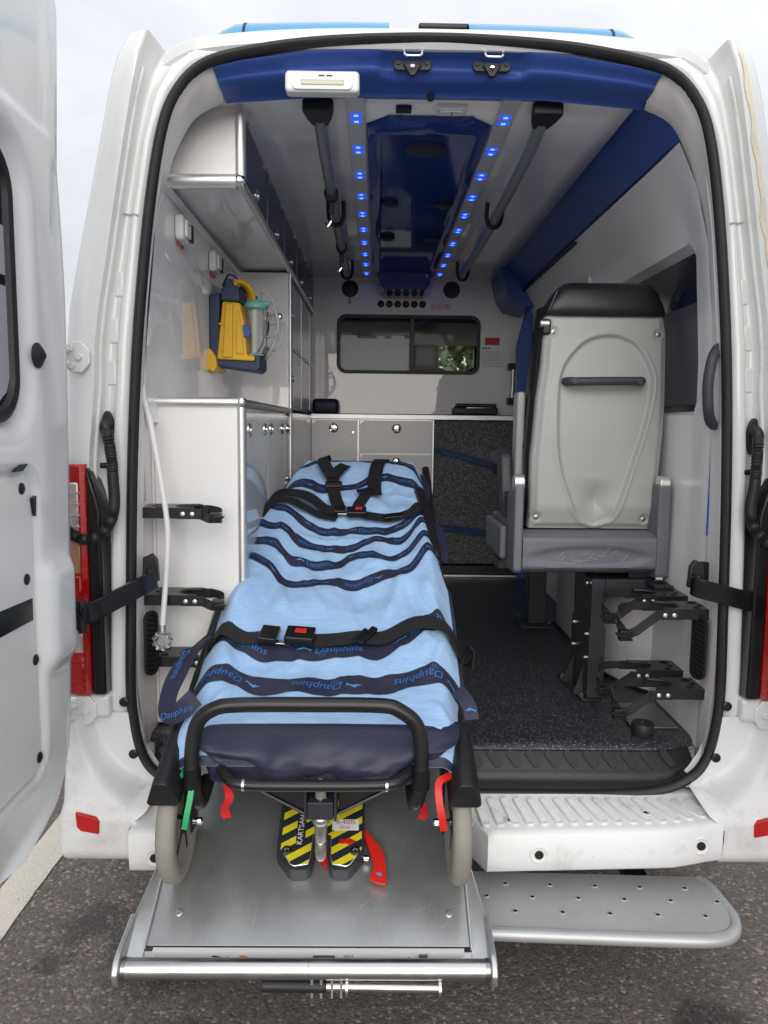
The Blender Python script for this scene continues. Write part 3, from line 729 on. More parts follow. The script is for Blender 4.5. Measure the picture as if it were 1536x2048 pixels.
# ribbed wiring hoses between body and door
def hose(sg, pts):
    P = catmull([(sg*x, y, z) for x, y, z in pts], 16)
    nL = len(P)
    def rr(s):
        if .36 < s < .56: return .0145
        return .0115+.004*abs(sin(s*nL*1.0*pi/2.2))
    o = tube('wiring_hose', P, rr, 'rubber', AMB, n=12, k=1)
    x, y, z = pts[0]
    prism('hose_grommet', [(cos(a)*.018, sin(a)*.050) for a in [2*pi*i/20 for i in range(20)]], (sg*x, .028 if 1 else 0, z-.01), (1, 0, 0), (0, 0, 1), .014, 'rubber', o, bevel=.004)
    cyl('hose_clip', (sg*(x-.03), y-.03, z-.105), (sg*(x+.015), y-.03, z-.105), .008, 'black_pl', o, n=10)
hose(-1, [(.862, .03, 1.490), (.857, -.012, 1.492), (.838, -.05, 1.46), (.832, -.045, 1.40), (.830, -.045, 1.35), (.828, -.045, 1.30), (.832, -.05, 1.255), (.850, -.06, 1.218), (.882, -.075, 1.198), (.915, -.085, 1.205), (.945, -.10, 1.235)])
hose(1, [(.868, .03, 1.490), (.862, -.012, 1.492), (.848, -.05, 1.46), (.850, -.045, 1.40), (.848, -.045, 1.35), (.842, -.045, 1.30), (.846, -.05, 1.255), (.862, -.06, 1.222), (.890, -.075, 1.202), (.925, -.085, 1.205), (.955, -.10, 1.235)])
# ================================================================ AMBULANCE: interior lining
PAIR = [(.795, .49, .802, .49), (.795, .56, .802, .56), (.79, .60, .80, .60), (.808, .80, .80, .80), (.805, 1.03, .797, 1.05), (.793, 1.37, .790, 1.37), (.772, 1.70, .782, 1.70), (.737, 2.015, .752, 2.005), (.70, 2.225, .712, 2.15), (.66, 2.325, .685, 2.225), (.593, 2.392, .636, 2.305), (.548, 2.410, .562, 2.348)]
SP = catmull([(a, 0, b) for a, b, c, d in PAIR], 6); IP = catmull([(c, 0, d) for a, b, c, d in PAIR], 6)
rows = []
for s, i in zip(SP, IP):
    tv = Vector((i.x-s.x, 0, i.z-s.z)); rows.append([Vector((-lerp(s.x-.014, i.x, f), y, lerp(s.z, i.z, f))) for f, y in ((0, .0), (.06, .013), (.25, .022), (.55, .042), (.85, .08), (1.0, .105))]+[Vector((-i.x-.01, .14, i.z+.01))])
lr = grid('jamb_lining', rows, 'lining', AMB, ang=70); copy_tree(lr, MIR, AMB)
# blue header trim with a pocket for the two latches
rows = []
NX = 90
zst = lambda x: interp(abs(x), [(0, 2.465), (.10, 2.463), (.32, 2.45), (.49, 2.424), (.56, 2.406)])
zlo = lambda x: interp(abs(x), [(0, 2.372), (.30, 2.368), (.56, 2.348)])
for i in range(NX+1):
    x = lerp(-.556, .556, i/NX); ze, zl = zst(x)-.016, zlo(x); r = []
    for j in range(25):
        f = j/24; z = lerp(ze, zl, f)
        y = .004+.028*sst(0, .45, f)+.085*sst(.42, 1, f)**1.5
        d = sdrr(x, z, -.150, .232, 2.392, 2.440, .018); y += .018*sst(.004, -.012, d)
        sk = (1-f)*0.012*(x/.556)
        r.append(Vector((x+sk, y, z)))
    r.append(Vector((x, .17, 2.386))); rows.append(r)
hd = grid('header_trim', rows, 'blue_head', AMB, ang=60)
for x in (-.063, .141):
    z = 2.424
    pts = [(-.048, -.012), (-.04, -.018), (.04, -.018), (.048, -.012), (.048, .010), (.04, .015), (-.04, .015), (-.048, .010)]
    lt = prism('latch_striker', pts, (x, .046, z), (1, 0, 0), (0, 0, 1), .008, 'black_pl', hd, bevel=.002)
    prism('striker_lug', [(-.024, -.005), (.024, -.005), (.006, -.034), (-.006, -.034)], (x, .042, z), (1, 0, 0), (0, 0, 1), .012, 'black_pl', lt, bevel=.003)
    tube('striker_loop', [(x-.023, .04, z+.020), (x-.023, .008, z+.018), (x-.020, -.004, z+.0), (x, -.006, z-.003), (x+.020, -.004, z+.0), (x+.023, .008, z+.018), (x+.023, .04, z+.020)], .0032, 'chrome', lt, n=8, k=4)
    cyl('striker_bolt', (x, .034, z-.014), (x, .026, z-.014), .0055, 'chrome', lt, n=6)
    for s in (-1, 1): cyl('striker_screw', (x+s*.037, .039, z), (x+s*.037, .035, z), .006, 'rubber', lt, n=12)
lm = prism('work_lamp', rrect(-.388, -.198, 2.341, 2.394, .012), (0, .058, 0), (1, 0, 0), (0, 0, 1), .042, 'white_pl', hd, bevel=.009, seg=3)
ld = prism('lamp_lens', rrect(-.370, -.216, 2.346, 2.376, .012), (0, .0155, 0), (1, 0, 0), (0, 0, 1), .003, 'sticker_white', lm, bevel=.001)
l0 = None
for i in range(26):
    Mw = Matrix.Translation((-.342+i*.0040, .0118, 2.362))
    if l0 is None: l0 = box('lamp_led', -.0015, .0015, -.001, .001, -.0042, .0042, 'led_off', lm, bevel=0, Mw=Mw)
    else: inst('lamp_led', l0, lm, Mw)
box('led_bezel', -.346, -.238, .0118, .0135, 2.3555, 2.3685, 'ink_grey', lm, bevel=0)
for i in range(2): box('lamp_mark', -.302+i*.020, -.287+i*.020, .0145, .0153, 2.3785, 2.381, 'ink', lm, bevel=0)
# ceiling
cl = grid('ceiling_lining', [[Vector((x, y, 2.386-(.012*(abs(x)/.6)**4))) for x in [-.74+.0617*i for i in range(22)]] for y in (.12, .5, 1, 1.6, 2.2, 2.74)], 'ceiling_white', AMB, solid=.004)
# right wall with a recessed window
xr0 = lambda z: interp(z, [(.55, .800), (1.0, .800), (1.37, .792), (1.70, .785), (2.0, .752), (2.15, .712), (2.28, .650), (2.39, .54)])
xr1 = lambda z: interp(z, [(.55, .802), (1.0, .808), (1.37, .812), (1.70, .808), (2.0, .786), (2.12, .745), (2.20, .700), (2.28, .652), (2.39, .54)])
def xr(z, y=1): return lerp(xr0(z), xr1(z), sst(.10, .30, y))
rows = []
for i in range(170):
    z = lerp(.57, 2.262, i/169); r = []
    for j in range(150):
        y = lerp(.102, 2.74, (j/149)**1.9); d = sdrr(y, z, .262, .98, 1.548, 2.035, .05)
        r.append(Vector((xr(z, y)+.045*sst(.006, -.006, d)+(.10*sst(2.0, 1.85, z)*0), y, z)))
    rows.append(r)
rw = grid('side_wall', rows, 'wall_matte', AMB, ang=50)
pw = grid('side_window', [[Vector((xr(z)+.040, y, z)) for y in (.268, .5, .974)] for z in (1.554, 1.7, 1.85, 2.029)], 'glass_dark', AMB, solid=.004)
grid('window_film', [[Vector((xr(z)+.0365, y, z)) for y in (.268, .5, .974)] for z in (1.575, 1.7, 1.80, 1.885)], 'film_dark', pw)
# blue band in the roof corner and the housing at its front end
rows = []
rows.append([Vector((x, .104, z)) for x, z in ((.555, 2.386), (.566, 2.356), (.584, 2.344), (.632, 2.312), (.664, 2.278), (.669, 2.266), (.690, 2.258))])
for y in (.16, .3, 1.0, 1.8, 2.45):
    rows.append([Vector((x, y, z)) for x, z in ((.566, 2.386), (.570, 2.374), (.577, 2.362), (.612, 2.320), (.648, 2.274), (.654, 2.268), (.670, 2.270))])
bd = grid('corner_band', rows, 'blue_head', AMB)
hp = [(.535, 2.384), (.54, 2.33), (.565, 2.24), (.61, 2.18), (.69, 2.16), (.76, 2.16), (.76, 2.30), (.66, 2.384)]
prism('door_mechanism_cover', hp, (0, 2.30, 0), (1, 0, 0), (0, 0, 1), -.40, 'blue_head', AMB, bevel=.004)
ribbon('door_track', [(.662, 1.2, 2.252), (.660, 1.7, 2.250), (.655, 2.3, 2.245)], (0, 0, 1), .012, .012, 'black_pl', AMB, k=2)
prism('door_post', [(.705, 2.17), (.655, 1.95), (.668, 1.56), (.70, .6), (.79, .6), (.79, 2.17)], (0, 2.42, 0), (1, 0, 0), (0, 0, 1), -.06, 'blue_head', AMB, bevel=.006)
box('sliding_door_panel', .735, .752, 1.25, 2.40, 1.60, 2.16, 'lining', AMB, bevel=.006)
# left wall: glossy laminate
def xl(y, z): return -lerp(lerp(.785, .742, sst(1.57, 2.15, z)), .750, sst(.1, .45, y))
lw = grid('side_wall', [[Vector((xl(y, z), y, z)) for y in (.102, .15, .2, .25, .3, .36, .45, .8, 1.2, 1.46)] for z in (1.50, 1.62, 1.75, 1.9, 2.0, 2.1, 2.18)], 'laminate', AMB)
grid('side_wall', [[Vector((x, y, z)) for x, y in ((-.801, .102), (-.801, .2), (-.801, 2.74))] for z in (.57, 1.0, 1.52)], 'lining', AMB)
tube('corner_moulding', [(-.738, .14, 2.150), (-.744, .6, 2.146), (-.747, 1.0, 2.144), (-.748, 1.43, 2.140)], .012, 'white_pl', AMB, n=8, k=2)
ribbon('lining_edge', [(-.723, .106, 2.135), (-.755, .108, 2.0), (-.779, .108, 1.83), (-.785, .108, 1.70), (-.786, .108, 1.55)], (0, 1, 0), .016, .006, 'white_pl', AMB, k=5)
tube('blue_line', [(-.787, .098, 1.745), (-.790, .098, 1.55), (-.793, .098, 1.28)], .0028, 'blue_head', AMB, n=6, k=3)
tube('blue_line', [(.786, .094, 1.72), (.790, .094, 1.50), (.790, .094, 1.20)], .0025, 'blue_head', AMB, n=6, k=3)
for s in (-1, 1): box('wall_notch', min(s*.772, s*.80), max(s*.772, s*.80), .075, .10, 1.035, 1.125, 'dark_void', AMB, bevel=.004)
# floor, rounded edge and ribbed black threshold
rows = []
for x in [-.81+i*.054 for i in range(31)]:
    c = .06*sst(.70, .81, abs(x))
    rows.append([Vector((x, y+c*(1 if y < .5 else 0), z)) for y, z in ((2.76, .59), (1.2, .59), (.14, .59), (.10, .5895), (.085, .586), (.075, .578), (.070, .568))])
fl = grid('floor', rows, 'floor_vinyl', AMB, ang=80)
rows = []
for x in [-.772+i*.0386 for i in range(41)]:
    c = .04*sst(.70, .80, abs(x)); u = .05*sst(.66, .80, abs(x))
    rows.append([Vector((x, y+c, z+u*k)) for y, z, k in ((.074, .5745, 0), (.064, .5745, .1), (.034, .537, .5), (.030, .530, .6), (.021, .522, .7), (.020, .505, .9), (.005, .496, 1), (.004, .478, 1))])
th = grid('threshold', rows, 'black_pl', AMB, ang=50)
r0_ = None
A_ = Vector((0, .034, .5372)); B_ = Vector((0, .064, .5745)); U_ = (B_-A_).normalized()
for i in range(27):
    x = -.72+i*.055
    D = (Vector((x-.030, .0645, .5755))-Vector((x, .0345, .5385))); Ln = D.length; D.normalize(); Sd = Vector((1, 0, 0)); Sd = (Sd-D*Sd.dot(D)).normalized(); u = .05*sst(.66, .80, abs(x))*.3
    O_ = Vector((x, .034, .5385+u))
    if r0_ is None:
        Mw = Matrix.Translation(O_); r0_ = prism('threshold_rib', rrect(-.012, .012, .001, Ln-.001, .010, 4), (0, 0, 0), Sd, D, .004, 'rubber', th, bevel=.001, Mw=Mw)
    else: inst('threshold_rib', r0_, th, Matrix.Translation(O_))
# wheel-arch cover on the right
rows = []
for z in (.59, .62, .9, .985, 1.0, 1.002):
    k = 0 if z < .99 else (.012 if z < 1.001 else .11)
    rows.append([Vector((x+k, y+k*.5, z)) for x, y in ((.81, .50), (.79, .53), (.765, .57), (.735, .64), (.712, .72), (.700, .82), (.700, 1.0), (.700, 1.45), (.75, 1.55))])
ac = grid('wheel_arch_cover', rows, 'wall_matte', AMB, ang=50)
tube('arch_sealing', [(.80, .505, .594), (.758, .572, .594), (.727, .64, .594), (.704, .72, .594), (.692, .82, .594), (.692, 1.45, .594)], .007, 'rubber', ac, n=8, k=4)
# louvred vents in both jambs
def vent(sg):
    O = Vector((sg*.775, .060, .885)); A = Vector((.55*sg, -.835, 0)).normalized() if sg > 0 else Vector((.55, .835, 0)).normalized()
    A = Vector((sg*.42, -.907, 0)); A = A if sg > 0 else -A
    v = holed('jamb_vent', rrect(-.026, .026, -.092, .092, .022), rrect(-.020, .020, -.084, .084, .017), O, A, (0, 0, 1), .008, 'black_pl', AMB)
    Nn = A.cross(Vector((0, 0, 1)))
    prism('vent_back', rrect(-.022, .022, -.086, .086, .018), O-Nn*.001, A, (0, 0, 1), .002, 'dark_void', v)
    for i in range(11):
        z = -.074+i*.0145
        ribbon('vent_louvre', [O+A*-.019+Nn*.0045+Vector((0, 0, z+.006)), O+A*.019+Nn*.0045+Vector((0, 0, z-.004))], (0, 0, 1), .0065, .003, 'black_pl', v, k=1)
vent(1); vent(-1)
# grab handle on the right jamb
gh = tube('grab_handle', [(.785, .06, 1.722), (.763, .030, 1.712), (.742, .010, 1.685), (.733, .005, 1.64), (.732, .005, 1.60), (.737, .008, 1.555), (.752, .026, 1.522), (.778, .06, 1.508)], 0, 'grip', AMB, n=10, k=5, sec=[(cos(w)*.015, sin(w)*.013) for w in [2*pi*j/10 for j in range(10)]])
# bulkhead with sliding window to the cab
bh = holed('bulkhead', rrect(-.84, .84, .57, 2.42, .01, 6), rrect(-.378, .466, 1.826, 2.150, .045, 6), (0, 2.72, 0), (1, 0, 0), (0, 0, 1), -.03, 'laminate', AMB)
holed('window_frame', rrect(-.392, .480, 1.812, 2.164, .055, 6), rrect(-.372, .460, 1.832, 2.144, .040, 6), (0, 2.7195, 0), (1, 0, 0), (0, 0, 1), .014, 'rubber', bh)
box('window_divider', .052, .078, 2.728, 2.742, 1.828, 2.148, 'black_pl', bh)
box('window_pane', .07, .465, 2.7305, 2.734, 1.828, 2.148, 'glass', bh, bevel=0)
pa = box('window_pane', -.377, .06, 2.7335, 2.737, 1.828, 2.148, 'glass', bh, bevel=0)
sh = box('pale_panel', -.376, .052, 2.765, 2.770, 1.826, 2.045, 'pale_grey', AMB, bevel=.002)  # pale grey panel behind the lower part of the left pane
for x, w in ((-.27, .12), (-.10, .04), (.02, .03)): box('black_notch', x, x+w, 2.758, 2.764, 2.028, 2.052, 'black_pl', sh, bevel=.002)  # black notches along the panel's upper edge
for x in (-.314, .300):
    sp = lathe('speaker', [(.050, 0), (.050, .006), (.045, .011), (.010, .013)], (x, 2.7195, 2.316), (0, -1, 0), 'black_pl', bh, n=30)
box('speaker_cable', -.317, -.311, 2.711, 2.7195, 2.225, 2.272, 'black_pl', bh, bevel=.001)
for i in range(6): lathe('air_outlet', [(.021, 0), (.021, .005), (.017, .008), (.004, .009)], (-.126+i*.0503, 2.7195, 2.228), (0, -1, 0), 'black_pl', bh, n=22)
for i in range(3):
    x = .192+i*.042
    r = holed('prohibition_sign', [(cos(a)*.018, sin(a)*.018) for a in [2*pi*k/20 for k in range(20)]], [(cos(a)*.0155, sin(a)*.0155) for a in [2*pi*k/20 for k in range(20)]], (x, 2.7192, 2.214), (1, 0, 0), (0, 0, 1), .0008, 'ink_red', bh)
    ribbon('prohibition_bar', [(x-.011, 2.7185, 2.225), (x+.011, 2.7185, 2.203)], (.7, 0, .7), .0025, .0008, 'ink_red', r, k=1)
    box('sign_figure', x-.008, x+.008, 2.7187, 2.7191, 2.211, 2.217, 'ink_grey', r, bevel=0)
s1 = box('red_notice', .510, .600, 2.7175, 2.7193, 1.992, 2.036, 'sticker_red', bh, bevel=0)
for i in range(4): box('notice_line', .518, .592-.012*(i % 2), 2.717, 2.7175, 2.028-i*.010, 2.0305-i*.010, 'ink_red', s1, bevel=0)
s2 = box('instruction_sheet', .488, .632, 2.7182, 2.7193, 1.852, 1.985, 'sticker_white', bh, bevel=0)
for i in range(11): box('print_line', .494, .626-.03*random.random(), 2.7176, 2.7182, 1.952-i*.009, 1.9545-i*.009, 'ink_grey', s2, bevel=0)
for i in range(3): cyl('print_symbol', (.502+i*.018, 2.7176, 1.972), (.502+i*.018, 2.7182, 1.972), .006, 'ink', s2, n=10)
# vertical grab bar on the bulkhead
gb = cyl('bulkhead_grab_bar', (.676, 2.665, 1.665), (.678, 2.665, 1.85), .0125, 'alu', AMB, n=16)
for z in (1.655, 1.86): box('bar_bracket', .648, .706, 2.652, 2.719, z-.019, z+.019, 'black_pl', gb, bevel=.005)
# ---------------------------------------------------------------- ceiling fittings
# blue moulded duct down the middle of the ceiling
def duct():
    W0 = lambda y: interp(y, [(.27, .120), (.33, .180), (2.30, .176), (2.42, .172)])
    rows = []
    for y, zb in ((.262, 2.380), (.270, 2.366), (.295, 2.358), (.33, 2.357), (.36, 2.350), (1.0, 2.348), (1.6, 2.348), (2.25, 2.348), (2.40, 2.340)):
        w = W0(y); d = 2.380-zb
        rows.append([Vector((x, y, z)) for x, z in ((-w-.004, 2.382), (-w, 2.380-d*.4), (-w+.02, 2.380-d*.72), (-w+.036, zb+.004), (-w+.044, zb+.012*(y > .34)), (0, zb+.012*(y > .34)), (w-.044, zb+.012*(y > .34)), (w-.036, zb+.004), (w-.02, 2.380-d*.72), (w, 2.380-d*.4), (w+.004, 2.382))])
    o = grid('ceiling_duct', rows, 'blue_gloss', AMB, ang=35)
    pts = [(-.150, 2.385), (-.150, 2.335), (-.132, 2.315), (-.132, 2.285), (-.112, 2.262), (.125, 2.262), (.147, 2.285), (.147, 2.315), (.165, 2.335), (.165, 2.385)]
    prism('duct_end_box', pts, (0, 2.40, 0), (1, 0, 0), (0, 0, 1), -.315, 'blue_gloss', o, bevel=.006)
    lathe('duct_speaker', [(.066, 0), (.066, .004), (.058, .007)], (0, .47, 2.362), (0, 0, -1), 'navy_dark', o, n=30)
    lathe('duct_disc', [(.035, 0), (.035, .012), (.022, .018), (.012, .019)], (.105, 1.05, 2.360), (0, 0, -1), 'navy_dark', o, n=18)  # dark raised discs on the underside of the duct
    lathe('duct_disc', [(.035, 0), (.035, .012), (.022, .018), (.012, .019)], (-.105, 1.05, 2.360), (0, 0, -1), 'navy_dark', o, n=18)
    lathe('duct_disc', [(.035, 0), (.035, .012), (.022, .018), (.012, .019)], (.105, 1.60, 2.360), (0, 0, -1), 'navy_dark', o, n=18)
    lathe('duct_disc', [(.035, 0), (.035, .012), (.022, .018), (.012, .019)], (-.105, 1.60, 2.360), (0, 0, -1), 'navy_dark', o, n=18)
    prism('reflection_plate', rrect(.0, .125, 1.10, 1.58, .02), (0, 0, 2.3605), (1, 0, 0), (0, 1, 0), -.004, 'blue_gloss', o, bevel=.002)  # raised plate shaped after a reflection in the duct, no real hatch
duct()
# LED strips
for sg in (-1, 1):
    s = box('led_strip', sg*.213-.026, sg*.213+.026, .135, 2.62, 2.3735, 2.3795, 'strip', AMB, bevel=.002)
    e0 = None
    for i in range(10):
        for dy in (-.022, .022):
            y = .268+i*.2525+dy; Mw = Matrix.Translation((sg*.213, y, 2.3725))
            if e0 is None:
                e0 = box('led', -.0065, .0065, -.0045, .0045, -.0020, -.0006, 'led_blue', s, bevel=0, Mw=Mw)
                e1 = prism('led_halo', rrect(-.017, .017, -.0125, .0125, .004), (0, 0, .0008), (1, 0, 0), (0, 1, 0), -.0012, 'led_glow', s, Mw=Mw)  # glowing plate that paints the halo around each LED
            else: inst('led', e0, s, Mw); inst('led_halo', e1, s, Mw)
# ceiling hand rails on cast black feet
def hand_rail(sg):
    x = sg*.315
    r = tube('ceiling_hand_rail', [(x, .235, 2.362), (x, .45, 2.336), (x, 1.0, 2.318), (x, 1.7, 2.312), (x, 2.30, 2.330)], .0185, 'grey_rail', AMB, n=14, k=4)
    prism('rail_foot', [(-.040, .150), (.040, .150), (.043, .165), (.036, .215), (.024, .262), (0, .276), (-.024, .262), (-.036, .215), (-.043, .165)], (x, 0, 2.381), (1, 0, 0), (0, 1, 0), -.034, 'black_pl', r, bevel=.006)
    for y in (1.12, 2.24):
        tube('rail_hanger', [(x-.030, y-.01, 2.379), (x-.030, y+.01, 2.33), (x-.020, y+.015, 2.300), (x, y+.015, 2.290), (x+.020, y+.015, 2.300), (x+.030, y+.01, 2.33), (x+.030, y-.01, 2.379)], .0085, 'black_pl', r, n=8, k=3)
    return r
hand_rail(-1); hand_rail(1)
for y in (.80, 1.62):   # infusion hooks sliding on the left rail
    hk = lathe('infusion_hook', [(.019, -.018), (.026, -.018), (.026, .018), (.019, .018)], (-.315, y, 2.314), (0, 1, 0), 'black_pl', AMB, n=20)
    box('hook_stem', -.325, -.305, y-.006, y+.02, 2.245, 2.290, 'black_pl', hk, bevel=.004)
    tube('hook_wire', [(-.315, y+.008, 2.250), (-.315, y+.008, 2.225), (-.330, y+.010, 2.205), (-.335, y+.01, 2.22)], .0035, 'chrome', hk, n=6, k=4)
# switch and lamp at the rear of the ceiling
sw = prism('ceiling_switch', rrect(-.101, -.057, .188, .222, .003), (0, 0, 2.381), (1, 0, 0), (0, 1, 0), -.012, 'black_pl', AMB, bevel=.002)
rm = prism('ceiling_lamp', rrect(.012, .096, .178, .228, .008), (0, 0, 2.381), (1, 0, 0), (0, 1, 0), -.014, 'white_pl', AMB, bevel=.003)
prism('lamp_rocker', rrect(.022, .086, .186, .212, .004), (0, 0, 2.3665), (1, 0, 0), (0, 1, 0), -.004, 'sticker_white', rm, bevel=.001)
box('rocker_mark', .053, .056, .190, .206, 2.3615, 2.3623, 'ink', rm, bevel=0)
box('switch_label', -.094, -.064, .228, .236, 2.379, 2.3805, 'sticker_red', sw, bevel=0)
box('switch_label', .038, .070, .234, .242, 2.379, 2.3805, 'sticker_red', rm, bevel=0)
cyl('header_screw', (-.011, .110, 2.372), (-.011, .104, 2.364), .010, 'black_pl', hd, n=12)
box('lamp_reflection', .335, .368, 2.06, 2.14, 2.3765, 2.3805, 'amber_reflection', AMB, bevel=.001)  # glowing patch painting a lamp's reflection on the ceiling, no lamp here
# ================================================================ CABINETS
def lock(name, O, Nn, r, parent):
    O = Vector(O); Nn = Vector(Nn)
    o = lathe(name, [(r, 0), (r, .003), (r*.86, .006), (r*.66, .0045), (r*.62, .003), (r*.42, .004), (r*.40, .008), (.0005, .0085)], O, Nn, 'chrome', parent, n=26)
    S = Nn.cross(Vector((0, 0, 1)))
    for s in (-1, 1): prism('lock_finger', [(-r*.10, -r*.35), (r*.10, -r*.35), (r*.10, r*.35), (-r*.10, r*.35)], O+S*s*r*.24+Nn*.0086-Vector((0, 0, r*.1)), S, (0, 0, 1), .003, 'alu_dark', o)
    return o
# ---- overhead cabinet
OC = thing('overhead_cabinet', 'long white overhead cabinet with dark blue flap doors under the ceiling', 'cabinet', (-.64, 1.4, 2.16))
box('cabinet_body', -.745, -.545, .205, 2.715, 2.172, 2.376, 'laminate', OC, bevel=0)
prism('end_panel', [(-.742, 2.188), (-.548, 2.188), (-.548, 2.378), (-.585, 2.378), (-.640, 2.345), (-.70, 2.27), (-.728, 2.21)], (0, .2045, 0), (1, 0, 0), (0, 0, 1), .006, 'cab_front', OC)
tube('bottom_trim', [(-.748, .200, 2.172), (-.545, .200, 2.174)], .020, 'alu', OC, n=12, k=1)
tube('edge_trim', [(-.533, .200, 2.186), (-.533, .200, 2.380)], .0155, 'alu', OC, n=12, k=1)
lathe('corner_cap', [(.0005, -.020), (.014, -.017), (.0195, -.006), (.020, 0), (.0195, .006), (.014, .017), (.0005, .020)], (-.536, .200, 2.174), (0, 0, 1), 'chrome', OC, n=16)
tube('edge_trim', [(-.533, .21, 2.170), (-.533, 2.715, 2.170)], .012, 'alu', OC, n=10, k=1)
tube('shadow_gap', [(-.746, .21, 2.160), (-.746, 1.43, 2.158)], .006, 'alu_dark', OC, n=8, k=1)
ys = [.235, .74, 1.235, 1.73, 2.215, 2.70]
for a, b in zip(ys, ys[1:]):
    d = box('flap_door', -.5445, -.534, a+.006, b-.006, 2.188, 2.366, 'blue_door', OC, bevel=.0015)
    box('door_edge', -.5445, -.5325, a, a+.0055, 2.186, 2.368, 'alu_dark', d, bevel=0)
    for q in (.16, .84): 
        y = lerp(a, b, q)
        box('hinge', -.546, -.524, y-.013, y+.013, 2.356, 2.374, 'chrome', d, bevel=.003)
    lock('door_lock', (-.534, (a+b)/2, 2.216), (1, 0, 0), .019, d)
box('top_rail', -.5445, -.536, .21, 2.71, 2.3685, 2.380, 'alu_dark', OC, bevel=0)
# ---- low side cabinet
SCB = thing('side_cabinet', 'low white side cabinet with aluminium edges standing along the left wall', 'cabinet', (-.66, 1.3, .59))
box('cabinet_body', -.798, -.545, .206, 2.545, .595, 1.552, 'grey_gloss', SCB, bevel=0)
box('end_panel', -.800, -.548, .199, .2055, .60, 1.556, 'cab_front', SCB, bevel=0)
box('panel_joint', -.7915, -.790, .1975, .1992, .60, 1.546, 'ink_grey', SCB, bevel=0)
prism('worktop', [(-.80, .206), (-.535, .206), (-.535, 1.43), (-.80, 1.43)], (0, 0, 1.5525), (1, 0, 0), (0, 1, 0), .014, 'laminate', SCB)
tube('top_trim', [(-.802, .200, 1.560), (-.546, .200, 1.560)], .0145, 'alu', SCB, n=12, k=1)
tube('edge_trim', [(-.538, .203, .60), (-.538, .203, 1.546)], .0135, 'alu', SCB, n=12, k=1)
lathe('corner_cap', [(.0005, -.016), (.011, -.014), (.0155, -.005), (.016, 0), (.0155, .005), (.011, .014), (.0005, .016)], (-.538, .202, 1.559), (0, 0, 1), 'chrome', SCB, n=16)
tube('top_trim', [(-.537, .215, 1.559), (-.537, 1.425, 1.559)], .0125, 'alu_dark', SCB, n=10, k=1)
dz = [(.235, .72, 1.16, 1.535), (.73, 1.215, .86, 1.535), (1.225, 1.415, 1.26, 1.535), (1.225, 1.415, .90, 1.25), (.235, .72, .62, 1.15), (.73, 1.215, .62, .85), (1.225, 1.415, .62, .89)]
for a, b, z0, z1 in dz:
    d = box('cabinet_door', -.5445, -.535, a, b, z0, z1, 'grey_gloss', SCB, bevel=.001)
    if z1 > 1: lock('door_lock', (-.535, b-.07, z1-.055), (1, 0, 0), .022, d)
    if a < 1.2 and z1 > 1.5: lock('door_lock', (-.535, a+.08, z1-.055), (1, 0, 0), .022, d)
box('side_panel', -.5445, -.534, 1.452, 2.54, .60, 1.552, 'grey_gloss', SCB, bevel=.001)
tube('edge_trim', [(-.533, 1.435, .60), (-.533, 1.435, 2.155)], .009, 'alu', SCB, n=10, k=1)
# ---- tall shelf unit above it
SU = thing('shelf_unit', 'white shelf unit with blue interior between side cabinet and overhead cabinet', 'cabinet', (-.64, 1.9, 1.57))
box('end_panel', -.750, -.540, 1.430, 1.440, 1.5675, 2.16, 'laminate', SU, bevel=0)
box('back_panel', -.752, -.742, 1.44, 2.715, 1.5675, 2.16, 'blue_head', SU, bevel=0)
for z in (1.5675, 1.842, 2.145): box('shelf', -.742, -.540, 1.441, 2.70, z, z+.012, 'alu_dark', SU, bevel=.001)
for y in (2.02, 2.52): box('upright', -.742, -.538, y, y+.014, 1.58, 2.144, 'alu_dark', SU, bevel=.001)
for z0, z1 in ((1.582, 1.838), (1.857, 2.142)):
    for a, b in ((1.447, 1.56),): box('blue_side', -.70, -.536, a, b, z0, z1, 'blue_door', SU, bevel=.001)
    d = box('sliding_door', -.548, -.541, 1.565, 2.016, z0, z1, 'grey_lam', SU, bevel=.001)
    lock('door_lock', (-.541, 1.60, (z0+z1)/2), (1, 0, 0), .016, d)
    d = box('sliding_door', -.548, -.541, 2.036, 2.516, z0, z1, 'grey_lam', SU, bevel=.001)
# ---- drawer counter against the bulkhead
DC = thing('drawer_counter', 'grey drawer counter with round chrome locks below the bulkhead window', 'counter', (.07, 2.63, .59))
box('counter_body', -.532, .196, 2.556, 2.719, .595, 1.545, 'alu_dark', DC, bevel=0)
box('worktop', -.545, .705, 2.545, 2.719, 1.5455, 1.566, 'black_pl', DC, bevel=.002)
box('front_trim', -.535, .705, 2.538, 2.5445, 1.535, 1.562, 'alu', DC, bevel=.002)
dw = [(-.530, -.262, 1.222, 1.526), (-.246, .184, 1.334, 1.526), (-.246, .184, 1.06, 1.326), (-.530, -.262, .90, 1.214), (-.246, .184, .80, 1.052), (-.530, -.262, .61, .892), (-.246, .184, .61, .792)]
for x0, x1, z0, z1 in dw:
    d = box('drawer_front', x0, x1, 2.546, 2.5555, z0, z1, 'grey_lam', DC, bevel=.0015)
    lock('drawer_lock', ((x0+x1)/2-(.005 if x0 < -.3 else -.005), 2.546, z1-.046), (0, -1, 0), .028, d)
    prism('corner_gusset', [(x0+.003, z1-.003), (x0+.026, z1-.003), (x0+.003, z1-.022)], (0, 2.5459, 0), (1, 0, 0), (0, 0, 1), .0012, 'alu_dark', d)
cyl('drawer_button', (-.285, 2.546, 1.455), (-.285, 2.542, 1.455), .006, 'chrome', DC, n=12)
box('upright_trim', -.2595, -.2485, 2.540, 2.5555, .60, 1.534, 'alu', DC, bevel=.002)
box('upright_trim', .1865, .197, 2.538, 2.5555, .60, 1.534, 'alu', DC, bevel=.002)
box('carpet_panel', .198, .700, 2.575, 2.60, .66, 1.534, 'carpet', DC, bevel=.02)
